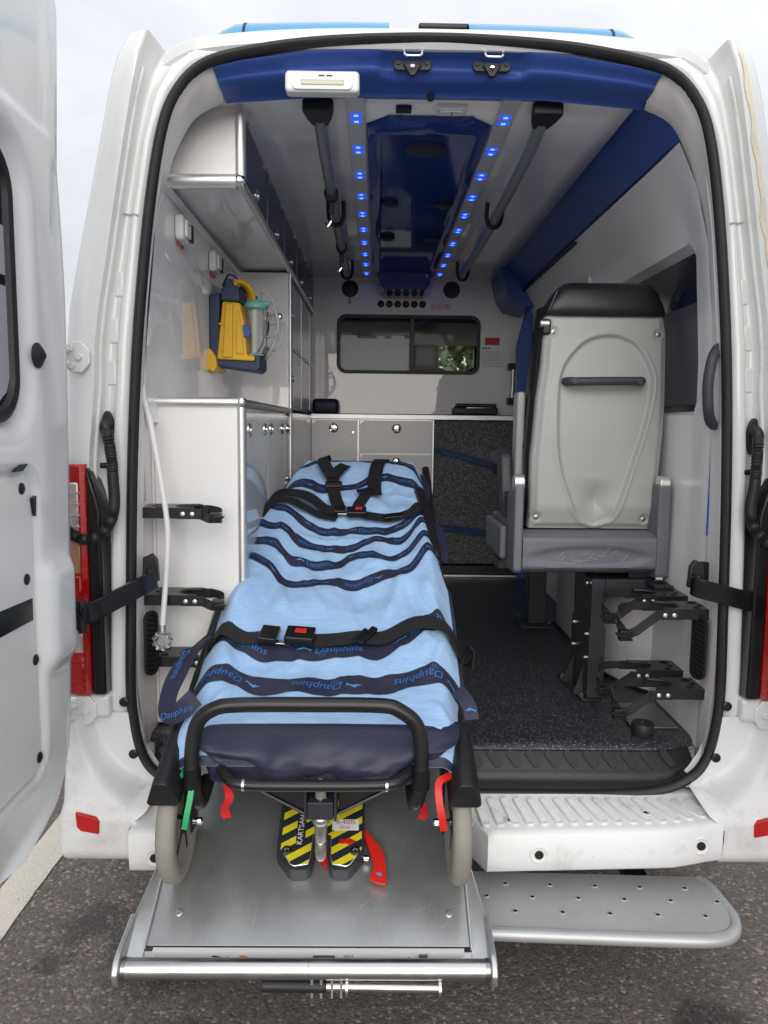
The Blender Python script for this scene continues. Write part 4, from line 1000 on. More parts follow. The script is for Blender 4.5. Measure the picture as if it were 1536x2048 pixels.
box('recess_back', .197, .715, 2.602, 2.719, .60, 1.534, 'dark_void', DC, bevel=0)
box('kick_plate', .197, .715, 2.560, 2.601, .605, .655, 'black_pl', DC, bevel=.002)
box('kick_trim', -.52, .72, 2.535, 2.5595, .591, .602, 'alu', DC, bevel=.002)
# navy restraint straps on the carpet panel
for nm, lab, pts in (('restraint_strap', 'upper dark navy restraint strap across the speckled panel beside the seat', [(.205, 2.570, 1.352), (.30, 2.563, 1.335), (.42, 2.560, 1.302), (.52, 2.555, 1.275), (.575, 2.55, 1.255)]), ('restraint_strap', 'lower dark navy restraint strap across the speckled panel near the floor', [(.215, 2.571, .885), (.32, 2.564, .880), (.45, 2.561, .866), (.55, 2.556, .852), (.60, 2.55, .845)])):
    s = ribbon(nm, pts, (0, 0, 1), .040, .003, 'belt_navy', None, k=6); tag(s, lab, 'strap', 'restraint straps on the speckled panel')
    x, y, z = pts[-1]; box('strap_buckle', x-.02, x+.035, y-.016, y+.004, z-.03, z+.022, 'black_pl', s, bevel=.004)
    for i in range(2): text('strap_print', 'Dauphins', .020, planef((.29+i*.10, 2.555, (1.332 if z > 1 else .8795)-i*.024), (1, 0, -.18), (.1, 0, 1)), 'ink_blue', s, shear=.3)
# things on the counter
bg_ = thing('black_pouch', 'small black zipped pouch standing at the left end of the counter', 'pouch', (-.45, 2.63, 1.566))
rows = []
for z, k in ((0, .90), (.012, 1.0), (.05, 1.0), (.078, .93), (.086, .80)):
    rows.append([Vector((-.452+p*k, 2.625+q*k, 1.567+z)) for p, q in rrect(-.078, .078, -.055, .055, .022, 4)])
rows.append([Vector((-.452+.001*cos(i), 2.625+.001*sin(i), 1.654)) for i in range(len(rows[0]))])
b_ = grid('pouch_body', rows, 'navy_dark', bg_, cu=True)
tube('pouch_zip', [Vector((-.452+p*.96, 2.625+q*.96, 1.640)) for p, q in rrect(-.078, .078, -.055, .055, .022, 4)], .003, 'black_pl', b_, n=6, closed=True, k=1)
cs = thing('black_case', 'flat black plastic case lying at the right end of the counter', 'case', (.45, 2.63, 1.566))
c1_ = box('case_body', .312, .578, 2.575, 2.70, 1.5675, 1.612, 'black_pl', cs, bevel=.010)
box('case_lid', .330, .572, 2.577, 2.698, 1.6125, 1.634, 'black_pl', cs, bevel=.008)
tube('case_handle', [(.395, 2.573, 1.605), (.40, 2.560, 1.607), (.53, 2.560, 1.607), (.535, 2.573, 1.605)], .005, 'alu_dark', cs, n=8, k=3)
# ================================================================ SOCKETS AND OXYGEN OUTLET
def sock(y, lab):
    e = thing('wall_socket', lab, 'socket', (-.75, y, 2.075), 'sockets on the left wall')
    x = xl(y, 2.075)
    p = prism('socket_plate', rrect(-.048, .048, -.036, .036, .012), (x+.002, y, 2.075), (0, 1, 0), (0, 0, 1), .026, 'white_pl', e, bevel=.008, seg=3)
    prism('socket_flap', rrect(-.032, .018, -.026, .024, .006), (x+.0285, y, 2.075), (0, 1, 0), (0, 0, 1), .008, 'sticker_white', e, bevel=.003)
    prism('socket_cover', rrect(.020, .044, -.028, .024, .004), (x+.0285, y, 2.072), (0, 1, 0), (0, 0, 1), .010, 'black_pl', e, bevel=.003)
    cyl('socket_screw', (x+.0365, y-.007, 2.088), (x+.0385, y-.007, 2.088), .004, 'alu_dark', e, n=10)
    for q in (-.026, .024): box('voltage_tag', x+.002, x+.010, y+q, y+q+.009, 2.026, 2.036, 'sticker_red', e, bevel=0)
sock(.346, 'white double wall socket nearest the rear opening, under the overhead cabinet')
sock(.815, 'white double wall socket in the middle of the left wall')
sock(1.30, 'white wall socket behind the yellow suction unit with a cable plugged in')
og = thing('oxygen_outlet', 'grey twin gas outlet plate with round valves on the end panel', 'outlet', (-.60, 1.43, 1.97))
op = prism('outlet_plate', rrect(-.650, -.553, 1.935, 1.992, .004), (0, 1.429, 0), (1, 0, 0), (0, 0, 1), .018, 'white_pl', og, bevel=.004)
holed('valve_ring', [(cos(a)*.019, sin(a)*.019) for a in [2*pi*k/24 for k in range(24)]], [(cos(a)*.015, sin(a)*.015) for a in [2*pi*k/24 for k in range(24)]], (-.628, 1.4105, 1.968), (1, 0, 0), (0, 0, 1), .005, 'alu_dark', og)
lathe('outlet_valve', [(.018, 0), (.018, .005), (.013, .008), (.011, .016), (.005, .017), (.004, .010)], (-.582, 1.411, 1.968), (0, -1, 0), 'chrome', og, n=22)
for p, q in ((-.645, 1.986), (-.558, 1.986), (-.558, 1.941), (-.645, 1.941)): cyl('plate_screw', (p, 1.411, q), (p, 1.4085, q), .003, 'alu_dark', og, n=8)
# ================================================================ YELLOW SUCTION UNIT
SU2 = thing('suction_unit', 'yellow and navy portable suction unit with clear canister on the left wall', 'suction unit', (-.70, .98, 1.69))
Y0 = .77
prism('wall_cradle', [(-.752, 1.72), (-.715, 1.735), (-.708, 1.965), (-.752, 1.955)], (0, Y0, 0), (1, 0, 0), (0, 0, 1), -.20, 'navy_pl', SU2, bevel=.008)
f_ = [(-.752, 1.765), (-.742, 1.765), (-.722, 1.735), (-.716, 1.700), (-.728, 1.682), (-.752, 1.690)]
prism('front_foot', f_, (0, Y0-.03, 0), (1, 0, 0), (0, 0, 1), -.16, 'yellow', SU2, bevel=.010, seg=3)
bd_ = [(-.722, 1.738), (-.700, 1.955), (-.640, 1.950), (-.612, 1.735)]
yb = prism('body', [(-.722, 1.728), (-.700, 1.932), (-.637, 1.928), (-.622, 1.860), (-.612, 1.745), (-.585, 1.742), (-.585, 1.722)], (0, Y0-.01, 0), (1, 0, 0), (0, 0, 1), -.165, 'yellow', SU2, bevel=.007, seg=3)
prism('body_spine', [(-.700, 1.735), (-.688, 1.925), (-.660, 1.924), (-.664, 1.735)], (0, Y0-.0095, 0), (1, 0, 0), (0, 0, 1), .010, 'yellow', yb, bevel=.006, seg=3)
prism('body_rib', [(-.652, 1.748), (-.648, 1.90), (-.640, 1.90), (-.622, 1.748)], (0, Y0-.0095, 0), (1, 0, 0), (0, 0, 1), .006, 'yellow', yb, bevel=.003)
for z in (1.76, 1.848): box('body_tab', -.712, -.690, Y0-.016, Y0-.009, z, z+.008, 'yellow', yb, bevel=.002)
lathe('body_button', [(.008, 0), (.008, .003), (.001, .0035)], (-.676, Y0-.0195, 1.908), (0, -1, 0), 'yellow', yb, n=16)
prism('top_cap', [(-.704, 1.932), (-.703, 1.975), (-.690, 1.985), (-.690, 2.010), (-.668, 2.012), (-.660, 1.990), (-.638, 1.978), (-.636, 1.930)], (0, Y0-.013, 0), (1, 0, 0), (0, 0, 1), -.17, 'navy_pl', SU2, bevel=.006)
hd_ = tube('carry_handle', [(-.668, Y0+.03, 1.985), (-.650, Y0+.03, 2.005), (-.620, Y0+.05, 1.995), (-.606, Y0+.07, 1.960), (-.612, Y0+.09, 1.925)], 0, 'yellow', SU2, n=8, k=5, sec=[(cos(w)*.016, sin(w)*.010) for w in [2*pi*j/8 for j in range(8)]])
prism('base', [(-.722, 1.7275), (-.586, 1.7215), (-.586, 1.742), (-.566, 1.744), (-.565, 1.700), (-.580, 1.686), (-.722, 1.705)], (0, Y0-.012, 0), (1, 0, 0), (0, 0, 1), -.17, 'navy_pl', SU2, bevel=.005)
lathe('canister', [(.001, 0), (.036, 0), (.038, .006), (.040, .17), (.037, .17), (.035, .01), (.001, .008)], (-.592, Y0+.075, 1.748), (0, 0, 1), 'clear', SU2, n=26)
ld_ = lathe('canister_lid', [(.001, 0), (.044, 0), (.045, .012), (.040, .020), (.030, .026), (.001, .027)], (-.592, Y0+.075, 1.919), (0, 0, 1), 'teal', SU2, n=26)
cyl('lid_spout', (-.565, Y0+.06, 1.938), (-.535, Y0+.05, 1.930), .009, 'teal', ld_, n=12)
cyl('lid_spout', (-.585, Y0+.10, 1.945), (-.585, Y0+.10, 1.965), .008, 'teal', ld_, n=12)
cyl('float_tube', (-.600, Y0+.07, 1.76), (-.600, Y0+.07, 1.915), .010, 'white_pl', SU2, n=12)
prism('release_catch', [(-.628, 1.85), (-.612, 1.852), (-.598, 1.822), (-.604, 1.806), (-.624, 1.806)], (0, Y0-.016, 0), (1, 0, 0), (0, 0, 1), -.02, 'blue_head', SU2, bevel=.003)
tube('suction_tube', [(-.545, Y0+.05, 1.93), (-.520, Y0+.03, 1.915), (-.505, Y0+.02, 1.87), (-.512, Y0+.03, 1.83), (-.545, Y0+.05, 1.815), (-.565, Y0+.09, 1.83), (-.56, Y0+.12, 1.88), (-.53, Y0+.10, 1.90), (-.500, Y0+.08, 1.865), (-.503, Y0+.07, 1.80), (-.53, Y0+.09, 1.77), (-.56, Y0+.12, 1.78)], .0055, 'tubing', SU2, n=8, k=7)
tube('suction_tube', [(-.585, Y0+.10, 1.965), (-.565, Y0+.09, 1.985), (-.535, Y0+.08, 1.955), (-.518, Y0+.075, 1.90), (-.515, Y0+.07, 1.84), (-.545, Y0+.08, 1.755), (-.57, Y0+.11, 1.74)], .0055, 'tubing', SU2, n=8, k=7)
tube('suction_tip', [(-.56, Y0+.12, 1.785), (-.575, Y0+.11, 1.745), (-.59, Y0+.10, 1.715)], .010, 'black_pl', SU2, n=8, k=3)
pc = thing('power_cable', 'black power cable with plug hanging behind the yellow suction unit', 'cable', (-.72, 1.25, 2.03))
box('plug', -.715, -.672, 1.17, 1.30, 2.028, 2.055, 'black_pl', pc, bevel=.008)
tube('cable', [(-.68, 1.20, 2.035), (-.645, 1.18, 2.015), (-.615, 1.18, 1.985), (-.595, 1.18, 1.93), (-.60, 1.17, 1.86), (-.64, 1.15, 1.80)], .0045, 'black_pl', pc, n=8, k=6)
tube('cable', [(-.700, 1.19, 2.045), (-.690, 1.05, 2.055), (-.700, .90, 2.050), (-.715, .85, 2.00)], .004, 'black_pl', pc, n=8, k=6)
# ================================================================ ATTENDANT SEAT
ST = thing('attendant_seat', 'grey attendant seat with black headrest seen from behind on the right', 'seat', (.58, .55, .59))
# moulded back shell: a height field with the bottle-shaped recess
OV = catmull([(p, 0, q) for p, q in ((.606, 1.798), (.535, 1.778), (.475, 1.715), (.451, 1.65), (.444, 1.54), (.448, 1.426), (.465, 1.345), (.489, 1.28), (.517, 1.214), (.567, 1.181), (.612, 1.190), (.64, 1.215), (.668, 1.30), (.69, 1.38), (.716, 1.47), (.738, 1.558), (.750, 1.62), (.749, 1.68), (.712, 1.755), (.665, 1.788))], 5, True)
OV2 = [(v.x, v.z) for v in OV]
def sdpoly(x, y, P):
    d = 1e9; ins = False; n = len(P)
    for i in range(n):
        ax, ay = P[i-1]; bx, by = P[i]; ex, ey = bx-ax, by-ay; wx, wy = x-ax, y-ay
        t_ = max(0, min(1, (wx*ex+wy*ey)/(ex*ex+ey*ey+1e-12))); d = min(d, (wx-ex*t_)**2+(wy-ey*t_)**2)
        if (ay > y) != (by > y) and x < (bx-ax)*(y-ay)/(by-ay)+ax: ins = not ins
    return -sqrt(d) if ins else sqrt(d)
xlft = lambda z: interp(z, [(1.165, .366), (1.40, .366), (1.586, .381), (1.70, .398), (1.868, .410)])
xrgt = lambda z: interp(z, [(1.165, .771), (1.40, .783), (1.586, .793), (1.75, .800), (1.81, .799), (1.868, .788)])
rows = []
for i in range(151):
    z = lerp(1.166, 1.868, i/150); r = []
    yb_ = .45+.055*sst(1.45, 1.87, z)+.02*sst(1.25, 1.17, z)
    r.append(Vector((xlft(z)+.0, yb_+.075, z))); r.append(Vector((xlft(z)-.006, yb_+.03, z)))
    for j in range(101):
        x = lerp(xlft(z), xrgt(z), j/100); e = min(x-xlft(z), xrgt(z)-x, z-1.166, 1.868-z)
        y = yb_+.014*(1-sst(0, .022, e))
        d = sdpoly(x, z, OV2)
        dep = .012+.040*sst(1.34, 1.24, z)*sst(0, -.11, d)
        y += dep*sst(.005, -.007, d)*1.0 + .012*sst(.0, -.09, d)*0
        y -= .004*exp(-((d-.008)/.005)**2)
        for sx, sz in ((.429, 1.808), (.774, 1.804), (.385, 1.204), (.740, 1.200)):
            q = sqrt((x-sx)**2+(z-sz)**2); y += .007*sst(.020, .010, q)
        r.append(Vector((x, y, z)))
    r.append(Vector((xrgt(z)+.006, yb_+.03, z))); r.append(Vector((xrgt(z), yb_+.075, z))); rows.append(r)
rows.insert(0, [Vector((p.x, p.y+.06, p.z)) for p in rows[0]]); rows.append([Vector((p.x, p.y+.06, p.z)) for p in rows[-1]])
sh_ = grid('back_shell', rows, 'seat_shell', ST, ang=60)
for sx, sz in ((.429, 1.808), (.774, 1.804), (.385, 1.204), (.740, 1.200)):
    yb_ = .45+.055*sst(1.45, 1.87, sz)+.02*sst(1.25, 1.17, sz)
    lathe('shell_screw', [(.0075, 0), (.0075, .003), (.003, .004), (.002, .001)], (sx, yb_+.008, sz), (0, -1, 0), 'alu_dark', sh_, n=12)
hb_ = tube('seat_handle', [(.468, .482, 1.648), (.476, .452, 1.647), (.50, .443, 1.646), (.59, .440, 1.648), (.68, .443, 1.649), (.706, .452, 1.650), (.714, .482, 1.651)], 0, 'grip', ST, n=12, k=5, sec=[(cos(w)*.014, sin(w)*.014) for w in [2*pi*j/12 for j in range(12)]])
for x in (.487, .696): lathe('handle_cap', [(.010, 0), (.010, .002), (.001, .0025)], (x, .4305, 1.6475), (0, -1, 0), 'grip', hb_, n=16)
# headrest cushion and back cushion
rows = []
for z, wl, wr, ya, yb2 in ((1.862, .404, .793, .500, .62), (1.872, .402, .795, .492, .63), (1.90, .412, .787, .495, .63), (1.94, .438, .768, .502, .63), (1.963, .458, .752, .515, .62), (1.972, .485, .728, .54, .60)):
    rows.append([Vector((lerp(wl, wr, (p+1)/2), lerp(ya, yb2, (q+1)/2), z)) for p, q in rrect(-1, 1, -1, 1, .28, 5)])
rows.append([Vector((.6+.002*cos(i), .57+.002*sin(i), 1.975)) for i in range(len(rows[0]))])
hr = grid('headrest', rows, 'seat_black', ST, cu=True, ang=60)
tube('headrest_seam', [(.436, .506, 1.938), (.420, .500, 1.90), (.410, .498, 1.875)], .003, 'seat_black', hr, n=6, k=3)
rows = []
for z, wl, ya, yb2 in ((1.15, .372, .53, .68), (1.4, .362, .53, .70), (1.6, .372, .53, .70), (1.8, .392, .56, .70), (1.90, .402, .58, .68)):
    rows.append([Vector((lerp(wl, .79, (p+1)/2), lerp(ya, yb2, (q+1)/2), z)) for p, q in rrect(-1, 1, -1, 1, .35, 4)])
grid('back_cushion', rows, 'seat_black', ST, cu=True, ang=60)
box('side_bolster', .338, .368, .62, .70, 1.25, 1.62, 'seat_shell', ST, bevel=.012)
bx_ = box('belt_guide', .392, .42, .50, .54, 1.80, 1.85, 'black_pl', ST, bevel=.008); cyl('guide_pin', (.385, .505, 1.835), (.412, .505, 1.835), .011, 'alu', bx_, n=14)
ribbon('seat_belt', [(.395, .55, 1.83), (.385, .60, 1.60), (.35, .66, 1.35), (.33, .66, 1.18)], (0, 1, 0), .045, .002, 'belt', ST, k=5)
ar = prism('armrest', [(.60, 1.255), (.66, 1.40), (.72, 1.425), (.92, 1.40), (.95, 1.37), (.74, 1.36), (.68, 1.22), (.62, 1.18)], (.292, 0, 0), (0, 1, 0), (0, 0, 1), .040, 'grip', ST, bevel=.012, seg=3)
box('belt_buckle', .292, .325, .52, .58, 1.19, 1.28, 'black_pl', ST, bevel=.008)
# base housing
rows = []
for x in [.328+i*(.43/24) for i in range(25)]:
    f = (x-.328)/.43; r = []
    for z in [1.030+i*.0068 for i in range(20)]:
        k = sst(.0, .02, z-1.030)*sst(0, .016, 1.1595-z); y = .415-.030*k
        d = sqrt(((x-.545)/.200)**2+((z-1.083)/.036)**2); y += .010*sst(1.05, .75, d)
        r.append(Vector((x, y, z+.003*(f-.5))))
    rows.append([Vector((x, .50, r[0].z))]+r+[Vector((x, .50, r[-1].z+.002))])
bs = grid('base_cover', rows, 'seat_dark', ST, ang=50)
# side housings of the base
for nm, x0, x1, lo in (('base_side', .298, .3275, 1.028), ('base_side', .7585, .800, 1.012)):
    sgn = -1 if x0 < .5 else 1
    p = prism(nm, [(.385, lo+.012), (.385, 1.315), (.40, 1.322), (.47, 1.322), (.62, 1.20), (.86, 1.18), (.88, 1.10), (.84, lo), (.40, lo)], (x0, 0, 0), (0, 1, 0), (0, 0, 1), x1-x0, 'seat_dark', ST, bevel=.008, seg=3)
    cyl('pivot_cap', ((x0+x1)/2-.017, .415, 1.322), ((x0+x1)/2+.017, .415, 1.322), .026, 'alu', p, n=24, bevel=.004)
box('base_wing', .272, .2975, .50, .84, 1.055, 1.17, 'seat_dark', ST, bevel=.012)
rs_ = random.Random(4)
for i in range(13):
    x = .44+rs_.random()*.22; z = 1.064+rs_.random()*.035; a_ = rs_.choice((.15, .9, 1.0, .05, -.05)); l_ = .012+rs_.random()*.035
    yv = lambda xx, zz: .385+.010*sst(1.05, .75, sqrt(((xx-.545)/.200)**2+((zz-1.083)/.036)**2))-.0006
    tube('scratch', [(x, yv(x, z), z), (x+l_*cos(a_), yv(x+l_*cos(a_), z+l_*sin(a_)*.8), z+l_*sin(a_)*.8)], .0006, 'ink_grey', bs, n=4, k=1)
box('seat_pan', .33, .757, .50, .95, 1.05, 1.15, 'seat_black', ST, bevel=.03)
# pedestal
lg = box('pedestal', .566, .612, .42, .64, .62, 1.006, 'seat_frame', ST, bevel=.004)
box('pedestal_sleeve', .562, .616, .416, .644, .605, .84, 'seat_frame', lg, bevel=.002)
box('pedestal_beam', .6125, .80, .425, .54, .965, 1.006, 'seat_frame', ST, bevel=.004)
box('pedestal_beam', .30, .512, .70, .80, .985, 1.02, 'seat_frame', ST, bevel=.004)
fp = prism('foot_plate', [(.522, .68), (.548, .425), (.612, .425), (.612, .68)], (0, 0, .5915), (1, 0, 0), (0, 1, 0), .008, 'seat_frame', ST, bevel=.002)
for p, q in ((.542, .645), (.558, .455)): lathe('foot_bolt', [(.014, 0), (.014, .003), (.009, .003), (.009, .011), (.001, .012)], (p, q, .5995), (0, 0, 1), 'chrome', fp, n=6)
prism('gusset', [(.530, .60), (.562, .60), (.562, .70)], (0, .475, 0), (1, 0, 0), (0, 0, 1), .006, 'seat_frame', fp)
prism('gusset', [(.525, .60), (.562, .60), (.562, .70)], (0, .605, 0), (1, 0, 0), (0, 0, 1), .006, 'seat_frame', fp)
for y_, z in ((.45, .815), (.45, .735), (.61, .815), (.61, .735), (.46, .985)): cyl('pedestal_bolt', (.5625, y_, z), (.556, y_, z), .008, 'chrome', lg, n=8)
rear = box('rear_leg', .56, .64, 1.40, 1.50, .60, 1.02, 'seat_frame', ST, bevel=.004)
box('rear_foot', .52, .66, 1.34, 1.52, .5915, .603, 'seat_frame', rear, bevel=.003)
for p, q in ((.535, 1.36), (.645, 1.36), (.535, 1.50)): cyl('foot_bolt', (p, q, .603), (p, q, .618), .009, 'chrome', rear, n=6)
wb = box('wall_bracket', .74, .80, .33, .46, .995, 1.004, 'seat_frame', ST, bevel=.002)
box('wall_flange', .70, .80, .465, .470, 1.0045, 1.05, 'seat_frame', wb, bevel=.002)
cyl('wall_bolt', (.765, .40, 1.030), (.792, .40, 1.030), .013, 'chrome', wb, n=12); cyl('wall_bolt', (.752, .37, 1.018), (.775, .37, 1.018), .009, 'chrome', wb, n=10)
# ================================================================ BOTTLE BRACKETS
def bracket(sg, x, y, z, lab, drop=.05, ln=1.0):
    """clamp plate on the jamb at x, reaching inwards; sg=+1 right wall, -1 left wall"""
    e = thing('bottle_bracket', lab, 'bracket', (x, y, z), 'oxygen bottle brackets')
    I = Vector((-sg, 0, 0)); Yv = Vector((0, 1, 0))
    W, R = .052, .040
    pts = [(0, -W), (.112, -W), (.150, -W+.004), (.150, -R)]
    pts += [(.118+.010-R*cos(a)*1.15+.02, -R*cos(0)*0+R*sin(a)) for a in [-pi/2+pi*i/12 for i in range(13)]]
    pts = [(0, -W), (.150, -W), (.150, -R)]+[(.148-.058*cos(a), R*sin(a)) for a in [-pi/2+pi*i/14 for i in range(15)]]+[(.150, R), (.150, W), (0, W)]
    n = len(pts); O = Vector((x, y, z))
    V = [O+I*p+Yv*q for p, q in pts]; V += [v+Vector((0, 0, .004)) for v in V]
    # strip faces: fan from the wall edge
    F = []
    for b0 in (0, n):
        F.append(tuple(b0+i for i in (0, 1, 2, 3)))
        for i in range(3, n-4): F.append((b0+0, b0+i, b0+i+1) if i < n//2 else (b0+n-1, b0+i, b0+i+1))
        F.append((b0+0, b0+n//2, b0+n-1)); F.append((b0+n-1, b0+n-4, b0+n-3, b0+n-2))
    F += [(i, (i+1) % n, n+(i+1) % n, n+i) for i in range(n)]
    pl_ = mk('clamp_plate', V, F, 'black_metal', e, smooth=False)
    for p, q, r in ((.038, .030, .013), (.030, -.005, .008), (.050, -.034, .010)):
        cyl('plate_hole', O+I*p+Yv*q+Vector((0, 0, .0042)), O+I*p+Yv*q+Vector((0, 0, .0050)), r, 'dark_void', pl_, n=18)
    for q in (-W, W): box('side_flange', min(x, x-sg*.152), max(x, x-sg*.152), y+q-.0018, y+q+.0018, z-.026, z+.0035, 'black_metal', pl_, bevel=.001)
    tube('rubber_edge', [O+I*(.148-.058*cos(a))+Yv*(R*sin(a))+Vector((0, 0, .002)) for a in [-pi/2+pi*i/14 for i in range(15)]], .0042, 'rubber', pl_, n=8, k=1)
    for q, w in ((-W, -1), (W, 1)):
        tab = box('strap_tab', min(x-sg*.105, x-sg*.172), max(x-sg*.105, x-sg*.172), y+q+w*.0022-.0016, y+q+w*.0022+.0016, z-.027, z+.001, 'black_pl', e, bevel=.001)
        for p in (.120, .146): lathe('rivet', [(.0068, 0), (.006, .002), (.002, .0032), (.0015, .001)], (x-sg*p, y+q+w*.004, z-.013), (0, w, 0), 'alu', tab, n=14)
    # webbing: near side short tail and buckle, far side longer
    a0 = O+I*.165+Yv*(-W-.003)+Vector((0, 0, -.013)); b0 = O+I*.165+Yv*(W+.003)+Vector((0, 0, -.013))
    b1 = O+I*.235*ln+Yv*.030+Vector((0, 0, -.016))
    bk = O+I*.232*ln+Yv*-.020+Vector((0, 0, -drop))
    ribbon('strap', [a0, lerp(a0, bk, .35)+Vector((0, 0, -.004)), lerp(a0, bk, .7)+Vector((0, -.006, -.006)), bk], (0, 0, 1), .025, .0025, 'belt', e, k=4)
    ribbon('strap', [b0, O+I*.20*ln+Yv*(W-.004)+Vector((0, 0, -.011)), b1, lerp(b1, bk, .5)+I*.010, bk+Vector((0, .012, .006))], (0, 0, 1), .024, .0025, 'belt', e, k=5)
    bu = box('buckle', bk.x-.017, bk.x+.017, bk.y-.012, bk.y+.014, bk.z-.015, bk.z+.015, 'black_gloss', e, bevel=.004)
    for i in range(3): box('buckle_tooth', bk.x-.019, bk.x+.019, bk.y-.017, bk.y+.003, bk.z-.014+i*.010, bk.z-.009+i*.010, 'black_gloss', bu, bevel=.001)
    prism('buckle_lever', [(-.010, -.006), (.026, .004), (.030, .012), (-.006, .010)], bk+Vector((0, -.016, -.004)), I, (0, 0, 1), .016, 'black_gloss', bu, bevel=.002)
    return e
bracket(1, .818, .115, .990, 'black bottle bracket on right jamb, upper pair, nearer the rear', .080, 1.06)
bracket(1, .818, .285, .990, 'black bottle bracket on right jamb, upper pair, further inside', .074, 1.04)
bracket(1, .812, .115, .757, 'black bottle bracket on right jamb, lower pair, nearer the rear', .080, 1.06)
bracket(1, .812, .285, .757, 'black bottle bracket on right jamb, lower pair, further inside', .074, 1.04)
bracket(-1, -.800, .125, 1.262, 'black bottle bracket on left jamb at mid height, holding the white hose', .026, .88)
bracket(-1, -.800, .140, 1.012, 'black bottle bracket on left jamb beside the stretcher rail', .030, .88)
bracket(-1, -.800, .150, .830, 'lowest black bottle bracket on left jamb, mostly behind the stretcher', .030, .88)
# white oxygen hose with its hand wheel
HO = thing('oxygen_hose', 'white oxygen hose hanging down the left jamb to a clear hand wheel', 'hose', (-.74, .06, .90))
tube('hose', [(-.786, .085, 1.60), (-.781, .082, 1.56), (-.764, .078, 1.493), (-.741, .074, 1.355), (-.727, .072, 1.258), (-.722, .070, 1.187), (-.729, .068, 1.073), (-.738, .064, .96), (-.740, .062, .925)], .0078, 'hose_white', HO, n=10, k=6)
cyl('hose_ferrule', (-.740, .062, .938), (-.740, .062, .914), .0095, 'alu', HO, n=14)
wh = lathe('hand_wheel', [(.0005, -.010), (.021, -.010), (.024, -.004), (.024, .004), (.021, .010), (.0005, .010)], (-.740, .058, .893), (0, 1, 0), 'clear', HO, n=24)
for i in range(9):
    a = 2*pi*i/9; cyl('wheel_lobe', (-.740+.023*cos(a), .050, .893+.023*sin(a)), (-.740+.023*cos(a), .066, .893+.023*sin(a)), .006, 'clear', wh, n=10)
cyl('wheel_hub', (-.740, .050, .893), (-.740, .042, .893), .010, 'steel', wh, n=14)
pk = lathe('rubber_stop', [(.010, 0), (.031, 0), (.033, .004), (.033, .034), (.030, .038), (.012, .038), (.010, .030), (.0005, .030)], (.657, .150, .5905), (0, 0, 1), 'rubber', None, n=32)
tag(pk, 'black round rubber stop standing on the speckled floor by the threshold', 'rubber stop')
dp = box('bottle_tray', .64, .78, .19, .40, .5915, .597, 'alu_dark', None, bevel=.002); tag(dp, 'thin dark metal plate on the floor under the right brackets', 'plate')

# ================================================================ STRETCHER TABLE (tilting tray)
TH = math.atan(.53); TD = Vector((0, cos(TH), sin(TH))); TN = Vector((0, -sin(TH), cos(TH))); TO = Vector((0, -.45, .335))
def tp(x, s, h=0): return Vector((x, 0, 0))+TO+TD*s+TN*h
TR = thing('loading_ramp', 'brushed metal stretcher loading ramp tilted down behind the open rear', 'ramp', (-.29, -.45, .30))
def tbox(name, x0, x1, s0, s1, h0, h1, m, parent, bevel=.002):
    V = [tp(x, s, h) for h in (h0, h1) for x, s in ((x0, s0), (x1, s0), (x1, s1), (x0, s1))]
    return mk(name, V, [(0, 3, 2, 1), (4, 5, 6, 7), (0, 1, 5, 4), (1, 2, 6, 5), (2, 3, 7, 6), (3, 0, 4, 7)], m, parent, bevel)
tbox('ramp_plate', -.648, .076, .006, .60, -.005, 0, 'tray', TR, .001)
box('fixed_table', -.648, .076, .083, 1.95, .600, .616, 'tray', TR, bevel=.002)
for x in (-.592, .034):
    b_ = lathe('plate_bolt', [(.009, 0), (.009, .0015), (.006, .003), (.004, .003), (.003, .001)], tp(x, .08, 0), TN, 'tray', TR, n=16)
for x, sg in ((-.648, -1), (.076, 1)):
    tbox('side_flange', min(x, x+sg*.004), max(x, x+sg*.004), -.002, .60, -.030, .012, 'galv', TR, .001)
    # cheek arm carrying the roller: a folded web beside the plate and an end cheek round the roller
    def outx(q): return x+sg*lerp(.046, .008, sst(-.02, .27, q))
    rows = []
    for k in range(15):
        q = lerp(-.035, .30, k/14); rows.append([tp(x+sg*.003, q, .0015), tp(lerp(x, outx(q), .5), q, .004), tp(outx(q)-sg*.004, q, .010), tp(outx(q), q, .018), tp(outx(q)+sg*.003, q, .014), tp(outx(q)+sg*.003, q, -.020)])
    ra = grid('roller_arm', rows, 'galv', TR, ang=30)
    pts = [(.07, -.022), (.07, .016), (.01, .034), (-.03, .048), (-.055, .052), (-.078, .040), (-.086, .016), (-.078, -.008), (-.05, -.022), (0, -.030)]
    n = len(pts); xa, xb = x+sg*.036, x+sg*.050
    V = [tp(xa, a_, b_) for a_, b_ in pts]+[tp(xb, a_, b_) for a_, b_ in pts]
    mk('end_cheek', V, [tuple(range(n)), tuple(range(n, 2*n))]+[(i_, (i_+1) % n, n+(i_+1) % n, n+i_) for i_ in range(n)], 'galv', ra, bevel=.004)
    tbox('arm_web', min(x-sg*.02, xa), max(x-sg*.02, xa), -.030, -.004, -.012, -.004, 'galv', ra, .001)
rl = cyl('roller', (-.683, -.503, .326), (.111, -.503, .326), .0212, 'steel', TR, n=36)
cyl('roller_joint', (-.282, -.503, .326), (-.2805, -.503, .326), .0216, 'alu_dark', rl, n=36)
for x in (-.682, .110): cyl('roller_collar', (x, -.503, .326), (x+(.008 if x < 0 else -.008), -.503, .326), .0225, 'alu_dark', rl, n=30)
fr = prism('front_fascia', [(-.4480, .3352), (-.4615, .3340), (-.4615, .285), (-.4480, .285)], (-.632, 0, 0), (0, 1, 0), (0, 0, 1), .694, 'white_pl', TR)
